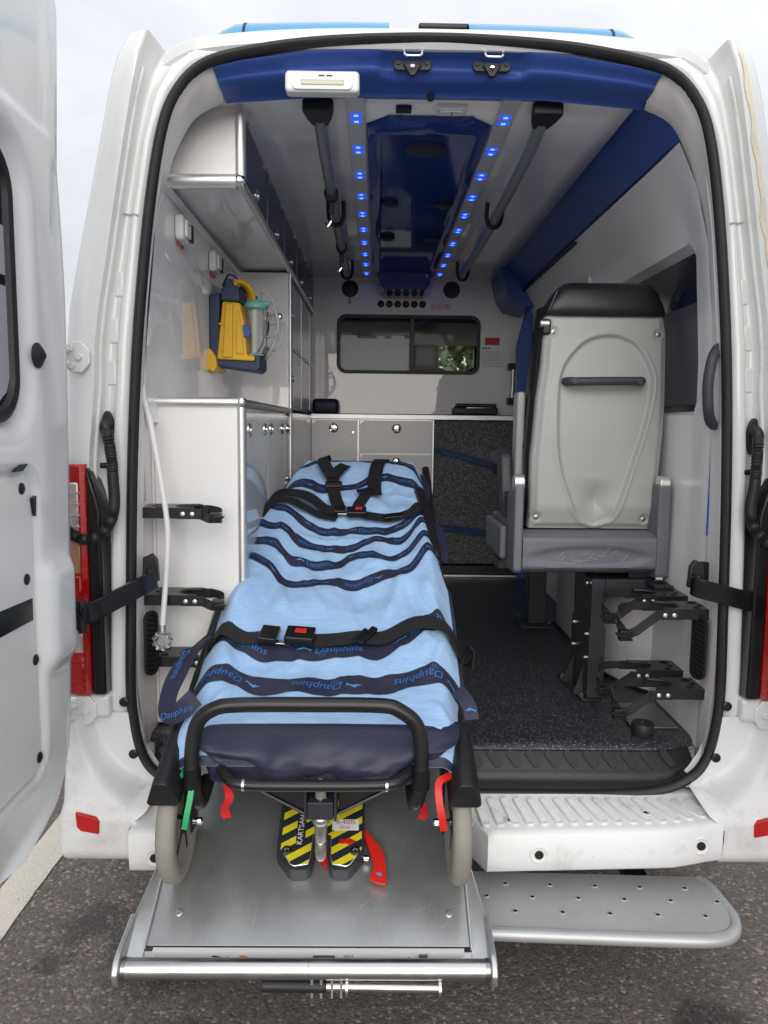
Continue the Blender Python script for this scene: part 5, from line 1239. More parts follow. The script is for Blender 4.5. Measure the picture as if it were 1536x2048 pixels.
lb_ = prism('warning_label', [(cos(a)*.055-.462, .323+(-1+abs(sin(a)))*.026) for a in [pi*i/12 for i in range(13)]]+[(-.517, .293), (-.407, .293)], (0, -.4625, 0), (1, 0, 0), (0, 0, 1), .0006, 'sticker_white', fr)
prism('label_arrow', [(-.500, .327), (-.494, .322), (-.470, .318), (-.472, .314), (-.446, .317), (-.466, .325), (-.468, .321), (-.49, .327)], (0, -.4633, 0), (1, 0, 0), (0, 0, 1), .0005, 'ink', lb_)
prism('label_corner', [(-.438, .328), (-.425, .328), (-.410, .318), (-.407, .300), (-.436, .300)], (0, -.4633, 0), (1, 0, 0), (0, 0, 1), .0005, 'sticker_yellow', lb_)
ip = prism('inspection_label', [(-.222, .296), (-.170, .296), (-.170, .327), (-.222, .327)], (0, -.4625, 0), (1, 0, 0), (0, 0, 1), .0006, 'sticker_white', fr)
text('label_print', 'NEXT\nINSPECTION', .0085, planef((-.196, -.4633, .322), (1, 0, 0), (0, 0, 1)), 'ink', ip)
for i in range(3):
    for x in (-.217, -.176): box('label_mark', x, x+.003, -.4634, -.4630, .302+i*.008, .306+i*.008, 'ink', ip, bevel=0)
prism('manual_label', [(-.085, .296), (-.050, .296), (-.050, .327), (-.085, .327)], (0, -.4625, 0), (1, 0, 0), (0, 0, 1), .0006, 'sticker_white', fr)
text('label_print', 'i', .026, planef((-.062, -.4633, .318), (1, 0, 0), (0, 0, 1)), 'ink', fr)
box('latch_block', -.275, -.226, -.478, -.4622, .290, .330, 'alu_dark', TR, bevel=.002)
for x in (-.276, -.256): box('latch_lug', x, x+.006, -.520, -.463, .270, .325, 'galv', TR, bevel=.001)
cyl('side_pin', (-.030, -.475, .300), (-.030, -.463, .333), .010, 'alu_dark', TR, n=14)
# release bar under the roller
rb = cyl('release_bar', (-.242, -.512, .292), (.003, -.512, .289), .0095, 'steel', TR, n=18)
cyl('release_grip', (-.382, -.512, .294), (-.243, -.512, .292), .0125, 'rubber', rb, n=18, bevel=.003)
for x in (-.232, -.212): box('bar_lug', x, x+.005, -.523, -.50, .272, .318, 'galv', rb, bevel=.001)
cyl('bar_washer', (-.200, -.512, .291), (-.195, -.512, .291), .020, 'steel', rb, n=20)
cyl('bar_washer', (.000, -.512, .290), (.006, -.512, .290), .020, 'steel', rb, n=20)
# stretcher lock with hazard print
LK = thing('stretcher_lock', 'black stretcher lock with yellow hazard stripes bolted on the ramp', 'lock', tuple(tp(-.27, .2, 0)))
def lobes(x0, x1, s0, s1, gx0, gx1, gs, r):
    """plan outline of the two-lobed lock body"""
    P = [(x0, s1), (x0, s0+.045)]
    P += [(x0+.032, s0+.004), (x0+.042, s0)]
    P += [(gx0-.020+.020*sin(a), s0+.020-.020*cos(a)) for a in [pi/2*i/5 for i in range(6)]]
    P += [(gx0+.004, gs-.03), (gx0+.010, gs), (gx1-.010, gs), (gx1-.004, gs-.03)]
    P += [(gx1+.020-.020*cos(a), s0+.020-.020*sin(a)) for a in [pi/2*i/5 for i in range(6)]]
    P += [(x1-.042, s0), (x1-.032, s0+.004), (x1, s0+.045), (x1, s1)]
    return P
LB = lobes(-.378, -.166, .158, .56, -.291, -.250, .236, .02)
def lprism(name, P, h0, h1, m, parent, bevel=0):
    n = len(P); V = [tp(p, s, h0) for p, s in P]+[tp(p, s, h1) for p, s in P]
    # side walls plus caps split into left wing, right wing and bridge
    h = n//2
    F = [tuple(range(0, h))+(), tuple(range(h, n)), (0, h-1, h, n-1), tuple(n+i for i in range(0, h)), tuple(n+i for i in range(h, n)), (n, n+h-1, n+h, 2*n-1)]
    F += [(i, (i+1) % n, n+(i+1) % n, n+i) for i in range(n)]
    return mk(name, V, F, m, parent, bevel, smooth=not bevel == 0)
lk = lprism('lock_body', LB, .001, .044, 'seat_frame', LK, .0025)
# printed cover plates: local flat coordinates so that the stripe print runs over them
Ml = Matrix.Translation(tp(-.27, .16, .0445)) @ Matrix(((1, 0, 0, 0), (0, TD.y, TN.y, 0), (0, TD.z, TN.z, 0), (0, 0, 0, 1)))
for sg in (-1, 1):
    P = [(sg*.098, .36), (sg*.098, .054), (sg*.070, .013), (sg*.062, .009), (sg*.030, .014), (sg*.026, .030), (sg*.023, .088), (sg*.010, .094), (sg*.010, .36)]
    n = len(P); V = [(p, q, 0) for p, q in P]+[(p, q, .002) for p, q in P]
    mk('hazard_cover', V, [tuple(range(n)), tuple(range(n, 2*n))]+[(i, (i+1) % n, n+(i+1) % n, n+i) for i in range(n)], 'hazard', LK, Mw=Ml, smooth=False)
    b_ = lathe('cover_screw', [(.010, 0), (.0125, .001), (.0115, .004), (.006, .005), (.004, .002)], tp(-.27+sg*.083, .206, .0465), TN, 'alu_dark', LK, n=20)
    tube('cover_edge', [tp(-.27+p, .16+q, .0445) for p, q in P[1:7]], .0018, 'alu', LK, n=6, k=1)
pt_ = tbox('maker_plate', -.333, -.311, .230, .308, .0466, .0474, 'ink', LK, 0)
def lf(x0, s0, h, ang):
    A = Vector((1, 0, 0))*cos(ang)+TD*sin(ang); B = TD*cos(ang)-Vector((1, 0, 0))*sin(ang); return planef(tp(x0, s0, h), A, B)
text('maker_print', 'KARTSANA', .0185, lf(-.322, .269, .0478, pi/2-.03), 'sticker_white', pt_)
mp_ = tbox('model_plate', -.246, -.180, .262, .292, .0466, .0474, 'sticker_white', LK, 0)
text('model_print', 'R-450S', .0165, lf(-.213, .2835, .0478, 0), 'ink_red', mp_); text('model_print', 'Inox.', .0135, lf(-.213, .270, .0478, 0), 'ink_red', mp_)
n_ = [(-.226, .238), (-.206, .238), (-.206, .243), (-.184, .232), (-.206, .221), (-.206, .226), (-.226, .226)]
mk('arrow_mark', [tp(p, s, .0470) for p, s in n_], [tuple(range(7))], 'red', LK, smooth=False)
mk('red_wedge', [tp(p, s, h) for h in (.012, .020) for p, s in ((-.300, .236), (-.262, .240), (-.252, .190), (-.262, .185))], [(0, 1, 2, 3), (4, 5, 6, 7), (0, 1, 5, 4), (1, 2, 6, 5), (2, 3, 7, 6), (3, 0, 4, 7)], 'red', LK, smooth=False)
cyl('lock_pivot', tp(-.166, .205, .02), tp(-.155, .205, .02), .007, 'chrome', LK, n=12)
lv = [(-.166, .275, .010), (-.160, .262, .016), (-.150, .243, .020), (-.138, .222, .020), (-.130, .198, .020), (-.128, .172, .020), (-.131, .150, .020), (-.134, .140, .020)]
Pm = catmull([(a, b_, 0) for a, b_, c in lv], 5); V = []; F = []
for i, q in enumerate(Pm):
    f = i/(len(Pm)-1); tg = (Pm[min(i+1, len(Pm)-1)]-Pm[max(i-1, 0)]).normalized(); sd_ = Vector((-tg.y, tg.x, 0)); w = lerp(.008, .0150, sst(.1, .5, f))+.006*sst(.72, .86, f); w *= sqrt(max(.02, 1-max(0, (f-.90)/.10)**2))
    for s_, h in ((-1, .018), (1, .018), (1, .027), (-1, .027)): V.append(tp(q.x+sd_.x*w*s_, q.y+sd_.y*w*s_, h))
for i in range(len(Pm)-1):
    for j in range(4): F.append((i*4+j, i*4+(j+1) % 4, (i+1)*4+(j+1) % 4, (i+1)*4+j))
F += [(0, 1, 2, 3), tuple((len(Pm)-1)*4+j for j in range(4))]
lvo = mk('release_lever', V, F, 'red', LK, bevel=.0015)
mk('lever_arrow', [tp(p, s, .0275) for p, s in ((-.138, .160), (-.126, .166), (-.127, .162), (-.120, .160), (-.128, .153), (-.129, .157))], [tuple(range(6))], 'ink_light', lvo, smooth=False)

# scuffs and scratches worn into the ramp plate
V = []; F = []; rs_ = random.Random(11)
for i in range(70):
    x = rs_.uniform(-.62, .05); s_ = rs_.uniform(.015, .40); a = rs_.gauss(pi/2, .5) if i % 3 else rs_.uniform(0, pi); l = rs_.uniform(.008, .07); w = rs_.uniform(.0003, .0008)
    b0 = len(V); dx, ds = cos(a)*l, sin(a)*l
    if not .012 < s_+ds < .56: continue
    V += [tp(x-sin(a)*w, s_+cos(a)*w, .0007), tp(x+sin(a)*w, s_-cos(a)*w, .0007), tp(x+dx, s_+ds, .0007)]; F.append((b0, b0+1, b0+2))
tag(mk('scuff_marks', V, F, 'alu', TR, smooth=False), kind='stuff')
# ================================================================ STRETCHER
SX = -.275                                   # centre line
SR = thing('stretcher', 'black ambulance stretcher on two large grey wheels, foot end facing the camera', 'stretcher', (SX, -.31, .42))
zm = lambda y: .80+.40*(y+.30)               # mattress plane
# mattress (navy), rises to a backrest at the head
def mattress():
    rows = []
    ys = [-.375, -.37, -.355, -.33]+[-.28+i*.05 for i in range(30)]+[1.20, 1.235, 1.25]
    for y in ys:
        e = sst(-.38, -.32, y)*sst(1.255, 1.18, y)
        z0 = zm(y)-.012-.035*sst(-.1, .15, y)*sst(.95, .7, y); hw = lerp(.262, .268, e)*interp(y, [(-.4, 1.0), (.3, 1.0), (.6, .86), (1.0, .70), (1.25, .62)]); th_ = .085
        crest = -.10*sst(1.0, 1.25, y)
        r = []
        for a in [2*pi*i/32 for i in range(32)]:
            c, s = cos(a), sin(a); px = abs(c)**.28*(1 if c > 0 else -1); pz = abs(s)**.45*(1 if s > 0 else -1)
            w = .006*noise.noise((px*3, y*9, pz*2))
            r.append(Vector((SX+px*hw*lerp(.93, 1, e), y, z0+crest-th_/2+pz*th_/2*lerp(.75, 1, e)+w)))
        rows.append(r)
    V = [p for r in rows for p in r]; n = 32; F = []
    for i in range(len(rows)-1):
        for j in range(n): F.append((i*n+j, i*n+(j+1) % n, (i+1)*n+(j+1) % n, (i+1)*n+j))
    F += [tuple(range(n)), tuple((len(rows)-1)*n+j for j in range(n))]
    return mk('mattress', V, F, 'navy_cloth', SR, ang=80)
mattress()
# foot cover: loose navy cloth hanging over the foot end
rows = []
for i in range(61):
    f = i/60; x = lerp(-.575, .055, f); s = (f-.5)*2; r = []
    for j in range(17):
        g = j/16
        sag = lerp(.70, .690, 1-abs(s)**2.5)+.075*abs(s)**3
        ztop = .800-.012*abs(s)**4; z = lerp(ztop, sag, g)
        y = -.330-.055*sin(g*pi*.62)*(1-.5*abs(s)**3)-.010*sin(g*pi)
        wr = .015*sin(x*30+g*2.6+1.0+2*noise.noise((x*5, 0, 0)))*g*(1-.3*abs(s))+.018*noise.noise((x*13, g*3, 4))*g+.012*(.4-abs(noise.noise((x*22+g*3, g*4, 9))))*g
        r.append(Vector((x+.012*g*s*-1.5, y+wr, z+.006*noise.noise((x*9, 3, g))*g)))
    rows.append([Vector((x, -.29, zm(-.29)-.008)), Vector((x, -.315, .803-.01*abs(s)**4))]+r)
grid('foot_cover', rows, 'navy_cloth', SR, ang=80)
# side tubes ending in rounded triangular grips
for sg in (-1, 1):
    cx = SX+sg*.333
    def P3(y): return Vector((cx+.002*sg, y, zm(y)-.063+.02*(y+.3)*0))
    a, b = P3(-.435), P3(1.15)
    tube('side_tube', [P3(-.30), P3(.4), b], .016, 'black_metal', SR, n=12, k=1)
    tri = [(-.038, -.024), (-.032, -.032), (.032, -.032), (.038, -.024), (.018, .034), (.009, .040), (-.009, .040), (-.018, .034)]
    d = (b-a).normalized(); Sx = Vector((1, 0, 0)); Nz = Sx.cross(d)
    V = []
    for t_, k in ((-.002, .80), (.0, .97), (.012, 1.0), (.12, .98), (.20, .92)): V += [a+d*t_+Sx*p*k+Nz*q*k for p, q in tri]
    n = 8; F = []
    for i in range(4):
        for j in range(n): F.append((i*n+j, i*n+(j+1) % n, (i+1)*n+(j+1) % n, (i+1)*n+j))
    F += [tuple(range(n)), tuple(4*n+j for j in range(n))]
    mk('handle_grip', V, F, 'black_pl', SR, bevel=.003)
    # raised side rails by the backrest
    xr_ = SX+sg*.322
    rl_ = tube('side_rail', [(xr_, .40, zm(.40)-.055), (xr_, .405, zm(.40)-.01), (xr_, .425, zm(.42)+.006), (xr_-sg*.012, .60, zm(.60)+.018), (xr_-sg*.03, .80, zm(.80)+.012), (xr_-sg*.035, .84, zm(.84)-.03), (xr_-sg*.035, .84, zm(.84)-.08)], .0195, 'black_pl', SR, n=12, k=5)
    box('rail_joint', xr_-.020, xr_+.020, .37, .43, zm(.40)-.075, zm(.40)-.005, 'black_pl', rl_, bevel=.010)
    # wheel, fork
    wx = SX+sg*.331; wc = (wx, -.314, .562)
    w = lathe('wheel', [(.088, -.012), (.096, -.018), (.112, -.022), (.126, -.0205), (.134, -.014), (.137, -.005), (.137, .005), (.134, .014), (.126, .0205), (.112, .022), (.096, .018), (.088, .012)], wc, (1, 0, 0), 'tyre', SR, n=48)
    lathe('rim', [(.020, -.016), (.030, -.012), (.080, -.008), (.092, -.013), (.094, 0), (.092, .013), (.080, .008), (.030, .012), (.020, .016)], wc, (1, 0, 0), 'black_pl', w, n=40)
    for k in range(5):
        a_ = 2*pi*k/5; dv = Vector((0, cos(a_), sin(a_))); c0 = Vector(wc)
        ribbon('spoke', [c0+dv*.02, c0+dv*.085], (1, 0, 0), .026, .012, 'black_pl', w, k=1)
    cyl('axle', (wx-sg*.050, -.314, .562), (wx+sg*.030, -.314, .562), .008, 'chrome', w, n=12)
    for q in (-.050, .030): lathe('axle_nut', [(.009, -.004), (.009, .004), (.005, .008)], (wx+sg*q, -.314, .562), (sg*(1 if q > 0 else -1), 0, 0), 'chrome', w, n=8)
    for q in (-.036,): prism('fork', [(-.340, .545), (-.335, .70), (-.20, .80), (-.14, .80), (-.288, .60), (-.288, .545)], (wx+sg*q-.003, 0, 0), (0, 1, 0), (0, 0, 1), .006, 'black_metal', SR, bevel=.002)
    prism('fork', [(-.325, .55), (-.318, .70), (-.20, .78), (-.15, .78), (-.298, .60), (-.298, .55)], (wx+sg*.026-.002, 0, 0), (0, 1, 0), (0, 0, 1), .004, 'black_metal', SR, bevel=.001)
# foot hoop: tall front bow
hp_ = [(-.535, -.31, .665), (-.540, -.375, .640), (-.550, -.395, .675), (-.554, -.390, .72), (-.553, -.384, .78), (-.540, -.380, .832), (-.505, -.380, .862), (-.45, -.380, .872), (-.275, -.380, .874), (-.13, -.380, .873), (-.088, -.380, .862), (-.050, -.380, .830), (-.038, -.384, .78), (-.037, -.390, .72), (-.041, -.395, .675), (-.050, -.375, .640), (-.055, -.31, .665)]
hoop = tube('foot_hoop', hp_, .0170, 'black_metal', SR, n=14, k=6)
for x in (-.553, -.0375): lathe('hoop_clamp', [(.0174, -.022), (.0200, -.021), (.0200, .021), (.0174, .022)], (x, -.392, .705), (0, .05, 1), 'black_gloss', hoop, n=18)
lowbar = tube('lower_bow', [(-.52, -.26, .735), (-.505, -.34, .725), (-.47, -.405, .712), (-.43, -.425, .706), (-.275, -.428, .706), (-.12, -.425, .708), (-.08, -.405, .714), (-.045, -.34, .727), (-.03, -.26, .737)], .0130, 'black_metal', SR, n=12, k=6)
for x in (-.435, -.118): cyl('bow_sleeve', (x, -.4255, .706), (x+.006, -.4255, .706), .0136, 'steel', lowbar, n=14)
# scuffs on the hoop
for i in range(7):
    x = -.40+random.random()*.30
    lathe('paint_chip', [(.0022+.002*random.random(), 0), (.001, .0006)], (x, -.3805-.0135+.006*random.random(), .8775), (0, -.7, .7), 'sticker_white', hoop, n=6)
# V-shaped brace plates and lock pin
for sg in (-1, 1):
    V = []
    o1 = Vector((SX+.01+sg*.215, -.31, .675)); o2 = Vector((SX+.01+sg*.040, -.345, .602))
    prism('brace_plate', [(0, 0), (1, 0), (1, .11), (0, .045)], o1, o2-o1, (0, .10, 1), .006*sg, 'black_metal', SR, bevel=.001)
    tube('brace_edge', [o1+Vector((0, -.004, -.001)), o2+Vector((0, -.004, -.001))], .0042, 'black_metal', SR, n=8, k=1)
    box('pin_cheek', SX+.010+sg*.034-.003, SX+.010+sg*.034+.003, -.39, -.31, .602, .705, 'seat_frame', SR, bevel=.001)
px_ = SX+.010
box('pin_backplate', px_-.031, px_+.031, -.345, -.335, .60, .70, 'black_metal', SR, bevel=.001)
box('pin_block', px_-.030, px_+.030, -.392, -.346, .606, .648, 'seat_frame', SR, bevel=.003)
sp_ = []
for i in range(9*14+1):
    a = 2*pi*i/14; sp_.append(Vector((px_+.011*cos(a), -.372+.011*sin(a), .650+.0045*i/14)))
tube('pin_spring', sp_, .0022, 'tyre', SR, n=6, k=1)
cyl('spring_core', (px_, -.372, .645), (px_, -.372, .700), .0085, 'steel', SR, n=16)
lathe('lock_pin', [(.020, 0), (.022, -.004), (.020, -.014), (.0145, -.020), (.0140, -.060), (.0125, -.062), (.0135, -.065), (.0135, -.098), (.010, -.106)], (px_, -.369, .6055), (0, 0, 1), 'steel', SR, n=28)
# brake levers
def brake2(sg, m, lab):
    wx = SX+sg*.331
    b_ = prism('brake_lever', [(-.024, .69), (-.026, .722), (.020, .725), (.026, .712), (.016, .688), (-.010, .682)], (wx-sg*.004, -.372, 0), (1, 0, 0), (0, 0, 1), -.055, m, SR, bevel=.004)
    b_['label'] = lab
    ix = wx-sg*.052
    pts = [(wx-sg*.022, -.376, .708), (ix, -.395, .700), (ix-sg*.002, -.415, .672), (ix+sg*.004, -.425, .635), (ix+sg*.010, -.425, .602)]
    ribbon('brake_pedal', pts, (1, 0, 0), .013 if sg < 0 else .017, .008, m, b_, k=5, bevel=.001)
brake2(-1, 'green', 'green brake lever over the left wheel'); brake2(1, 'red', 'red brake lever over the right wheel')
# red cloth release straps
for x, dx in ((-.487, 1), (-.028, -1)):
    ribbon('release_strap', [(x+dx*.006, -.335, .712), (x, -.345, .690), (x+dx*.004, -.35, .665), (x+dx*.010, -.355, .640), (x-dx*.002, -.355, .612), (x+dx*.004, -.352, .590)], [(1, .2, 0), (1, .6, 0), (.9, -.5, 0), (1, .2, 0), (.8, .7, 0), (1, 0, 0)], .020, .003, 'red_cloth', SR, k=5)
box('chassis', SX-.24, SX+.24, -.20, 1.1, .63, .66, 'black_metal', SR, bevel=.004)
for s_ in (-1, 1):
    tube('chassis_leg', [(SX+s_*.20, .0, .66), (SX+s_*.20, .1, .80), (SX+s_*.20, .3, .93)], .014, 'black_metal', SR, n=8, k=2)
    tube('chassis_leg', [(SX+s_*.20, 1.0, .64), (SX+s_*.20, .9, .90), (SX+s_*.20, .8, 1.10)], .014, 'black_metal', SR, n=8, k=2)

# ================================================================ BLUE SHEET
LE = [(-.385, -.636), (-.30, -.631), (-.1, -.618), (.067, -.610), (.25, -.605), (.454, -.594), (.60, -.574), (.725, -.551), (.85, -.515), (1.0, -.472), (1.12, -.452), (1.20, -.435)]
RE = [(-.385, .080), (-.30, .076), (-.1, .090), (.067, .094), (.25, .086), (.454, .070), (.60, .064), (.725, .056), (.85, .050), (1.0, .044), (1.12, .025), (1.20, .01)]
DFT = [(-.62, .04), (-.55, .07), (-.50, .06), (-.465, .055), (-.44, .0), (-.415, -.035), (-.36, -.04), (-.31, -.03), (-.26, -.005), (-.21, .01), (-.16, .03), (-.125, .035), (-.08, .005), (-.03, .05), (.02, .11), (.06, .12), (.10, .10)]
def DF(x): return interp(x, DFT)
FOLDS = [(-.56, .09, -.49, .24, .013, .016), (-.47, .07, -.44, .25, -.010, .018), (-.40, .11, -.43, .23, .009, .013), (.045, .05, -.005, .23, .014, .016), (-.02, .08, -.05, .22, -.009, .016), (-.11, .10, -.07, .24, .010, .014), (-.30, .13, -.33, .21, .007, .014), (-.20, .12, -.17, .22, -.007, .016), (-.52, -.13, -.55, -.02, .008, .014), (-.36, -.12, -.33, -.06, .006, .012), (.00, -.13, .05, -.01, .010, .014), (-.10, -.12, -.07, -.03, .006, .012), (-.45, .38, -.30, .36, .007, .012), (-.16, .34, -.02, .36, .007, .012), (-.40, .50, -.20, .49, .008, .012), (-.42, .77, -.25, .75, .008, .014), (-.10, .78, .02, .74, .008, .014), (-.57, -.30, -.50, -.22, .009, .014), (.05, -.31, .0, -.24, .009, .014)]
def sheet(s, y, off=0.0):
    xl_, xr_ = interp(y, LE), interp(y, RE); x = lerp(xl_, xr_, (s+1)/2); a = abs(s)
    z = zm(y)+.004
    z -= .052*sst(.80, 1.0, a)**1.2*interp(y, [(-.4, 1.1), (0, 1.0), (.5, .85), (1.1, 1.0)])
    z += .018*sst(.35, .82, a)*sst(1.0, .82, a)*sst(0, .15, y)*sst(.9, .6, y)         # low walls of the trough
    z -= .016*sst(.55, 0, a)*sst(.05, .22, y)*sst(.62, .45, y)                         # trough in the middle
    z += .055*exp(-((y-.66)/.09)**2)*sst(.95, .2, a)*.35                              # roll under the chest belt
    z += .022*exp(-((y-.98)/.12)**2)
    z -= .16*sst(1.02, 1.2, y)**1.3
    z -= .050*sst(-.325, -.39, y)
    z += .19*DF(x)*sst(.12, .30, y)*sst(.74, .50, y)*sst(1.0, .93, a)
    # folds
    wgt = sst(-.36, -.2, y)*sst(1.1, .9, y)
    z += wgt*.0040*sin(11*x+6*noise.noise((x*2, y*2, 0))+y*7)*sst(.1, .3, y)*sst(.75, .5, y)
    z += wgt*.010*noise.noise((x*6.5, y*5.0, 1.3))+wgt*.0065*noise.noise((x*17, y*11, 7))
    z += .0022*noise.noise((x*40, y*26, 3))*sst(.05, .3, y)
    for fx, fy, ph, am in ((9, 5, 0, .011), (15, -7, 9, .008), (6, 13, 4, .008), (24, 10, 2, .005)):      # sharp soft-cloth creases
        z += wgt*am*(.5-2.2*abs(noise.noise((x*fx*.45+y*fy*.35, y*fx*.22-x*fy*.3+ph, ph))))
    for x0, y0, x1, y1, am, wd in FOLDS:
        ex, ey = x1-x0, y1-y0; t_ = ((x-x0)*ex+(y-y0)*ey)/(ex*ex+ey*ey)
        if -.3 < t_ < 1.3:
            d_ = abs((x-x0)*ey-(y-y0)*ex)/sqrt(ex*ex+ey*ey); z += am*exp(-(d_/wd)**2)*sst(-.3, .2, t_)*sst(1.3, .7, t_)
    z -= .007*exp(-((y-.005)/.030)**2)*sst(1, .8, a)                                     # pulled in under the leg belt
    z -= .060*sst(.90, 1.0, a)*(.5+.9*noise.noise((y*7, s*3, 5)))*.35
    z += .012*exp(-((x+.545-.10*y)/.030)**2)*sst(.0, .12, y)*sst(.55, .35, y)
    z += .010*exp(-((x-.030+.12*(y-.2))/.022)**2)*sst(-.1, .05, y)*sst(.45, .25, y)
    dx = .006*noise.noise((0, y*8, s))*sst(.7, 1, a)
    return Vector((x+dx, y-off*.37, z+off*.93))
SH = thing('blue_sheet', 'light blue transfer sheet with navy printed bands spread over the stretcher', 'sheet', (SX, .3, 1.0))
NS, NY_ = 110, 230
rows = [[sheet(lerp(-1, 1, i/NS), lerp(-.378, 1.19, j/NY_)) for i in range(NS+1)] for j in range(NY_+1)]
shm = grid('sheet_cloth', rows, 'sheet_cloth', SH, ang=180); 
sm_ = shm.modifiers.new('solid', 'SOLIDIFY'); sm_.thickness = .003; sm_.offset = -1
def band(c, w, name='navy_band', s0=-1, s1=1, nn=110, off=.0022):
    rows = []
    for i in range(nn+1):
        s = lerp(s0, s1, i/nn); yc = c(s); rows.append([sheet(s, yc+w*(k/4-.5), off) for k in range(5)])
    return grid(name, rows, 'navy_cloth', SH, ang=180)
# hem
for c, nm in ((lambda s: -.372, 'hem'),):
    band(c, .014, nm)
for sgn in (-1, 1):
    rows = [[sheet(sgn*(1-.028*k/2), lerp(-.378, 1.15, j/120), .0024) for k in range(3)] for j in range(121)]
    grid('hem', rows, 'navy_cloth', SH, ang=180)
TB = [
 [(-.64, -.195), (-.584, -.171), (-.538, -.153), (-.487, -.159), (-.435, -.183), (-.37, -.192), (-.287, -.194), (-.19, -.19), (-.117, -.179), (-.052, -.148), (.009, -.136), (.058, -.146), (.09, -.16)],
 [(-.64, .01), (-.61, .02), (-.568, .024), (-.512, -.015), (-.449, -.05), (-.386, -.057), (-.319, -.056), (-.246, -.059), (-.168, -.058), (-.116, -.05), (-.062, .006), (-.034, .027), (.022, .061), (.094, .066)],
 [(-.6, .38), (-.569, .364), (-.536, .332), (-.498, .328), (-.469, .333), (-.444, .282), (-.421, .242), (-.367, .233), (-.326, .238), (-.299, .264), (-.269, .269), (-.238, .245), (-.185, .26), (-.131, .297), (-.101, .297), (-.071, .272), (-.034, .298), (.013, .396), (.07, .44)],
 [(-.57, .47), (-.549, .454), (-.515, .443), (-.479, .461), (-.449, .422), (-.423, .366), (-.378, .345), (-.329, .346), (-.267, .353), (-.232, .392), (-.201, .409), (-.163, .393), (-.125, .377), (-.075, .383), (-.023, .429), (.019, .5), (.06, .54)],
 [(-.56, .565), (-.538, .557), (-.502, .533), (-.457, .546), (-.434, .516), (-.408, .457), (-.362, .44), (-.311, .447), (-.24, .442), (-.202, .455), (-.164, .497), (-.131, .503), (-.08, .474), (-.04, .499), (.01, .587), (.05, .62)],
 [(-.53, .66), (-.447, .637), (-.414, .579), (-.384, .548), (-.317, .537), (-.238, .547), (-.165, .552), (-.085, .547), (-.037, .586), (.013, .639), (.05, .66)],
 [(-.50, .80), (-.475, .82), (-.441, .851), (-.396, .837), (-.335, .808), (-.263, .825), (-.184, .872), (-.109, .89), (-.042, .876), (.022, .823), (.04, .80)],
 [(-.45, .95), (-.42, .98), (-.381, 1.023), (-.304, 1.046), (-.226, 1.053), (-.147, 1.037), (-.069, 1.022), (-.001, .973), (.042, .909)]]
def smooth_tab(T):
    P = catmull([(a, b, 0) for a, b in T], 4); return [(p.x, p.y) for p in P]
TB = [smooth_tab(T) for T in TB]
def xof(s, y): return lerp(interp(y, LE), interp(y, RE), (s+1)/2)
def bandf(k):
    T = TB[k]; y0 = sum(b for a, b in T)/len(T)
    def c(s):
        y = y0
        for _ in range(4): x = xof(s, y); y = interp(x, T)-(.33*DF(x) if 1 < k < 6 else 0)
        return y
    raw = [c(-1+i/40) for i in range(81)]
    sm = []
    for i in range(81):
        ws = [(exp(-(j/2.4)**2/2), raw[max(0, min(80, i+j))]) for j in range(-6, 7)]
        sm.append((-1+i/40, sum(a*b for a, b in ws)/sum(a for a, b in ws)))
    return lambda s: interp(s, sm)
BANDS = [(bandf(k), w) for k, w in enumerate((.062, .066, .044, .044, .042, .040, .050, .040))]
def dolphin(f, size, parent):
    pts = [(-.9, -.05), (-.55, .18), (-.2, .34), (-.05, .52), (.06, .36), (.4, .26), (.72, .08), (1.05, .22), (.92, 0), (1.02, -.28), (.68, -.06), (.3, .05), (-.1, .06), (-.22, -.14), (-.32, .02), (-.62, -.04)]
    V = [f(p*size, q*size) for p, q in pts]
    mk('dolphin_mark', V, [tuple(range(len(pts)))], 'ink_light', parent, smooth=False)
for bi, (c, w) in enumerate(BANDS):
    b_ = band(c, w)
    up = bi in (1, 3, 5)
    n = 3 if bi < 2 else 4
    for i in range(n):
        s0 = lerp(-.72, .72, i/(n-1))+(.06 if bi % 2 else -.05)
        wx_ = (interp(c(s0), RE)-interp(c(s0), LE))/2
        def f(p, q, s0=s0, c=c, wx_=wx_, up=up):
            if not up: p, q = -p, -q
            s = max(-.99, min(.99, s0+p/wx_)); return sheet(s, c(s)+q, .0034)
        big = .034 if bi < 2 else .023
        text('band_print', 'Dauphins', big, f, 'ink_blue', b_, shear=.15)
        text('band_print', 'LES', big*.36, lambda p, q, f=f, big=big: f(p-big*1.2, q-big*.52), 'ink_blue', b_)
        dolphin(lambda p, q, f=f, big=big: f(p-big*2.75, q+big*.05), big*.62, b_)
# carrying loops at the sheet's edge
def loop(nm, pts, sides, w):
    o = ribbon(nm, pts, sides, w, .003, 'navy_cloth', SH, k=7)
    return o
lo = loop('carrying_loop', [(-.598, -.03, .925), (-.615, -.075, .913), (-.631, -.12, .893), (-.643, -.17, .866), (-.648, -.22, .838), (-.643, -.26, .814), (-.620, -.285, .812), (-.592, -.29, .832), (-.568, -.285, .855)], [(.9, .2, .5), (.9, .2, .5), (.95, .15, .3), (1, .1, .1), (.9, .1, .4), (.6, .4, .7), (.0, .5, .9), (-.3, .45, .85), (-.3, .45, .85)], .048)
text('band_print', 'Dauphins', .030, lambda p, q: Vector((-.6345-.12*p, -.148+p*.75*-1, .8845-p*.42))+Vector((.9, .1, .25))*q+Vector((-.002, -.008, .010)), 'ink_blue', lo, shear=.15)
text('band_print', 'Dauphins', .026, lambda p, q: Vector((-.610+p*.80, -.300, .822+p*.28+q*.9)), 'ink_blue', lo, shear=.15)
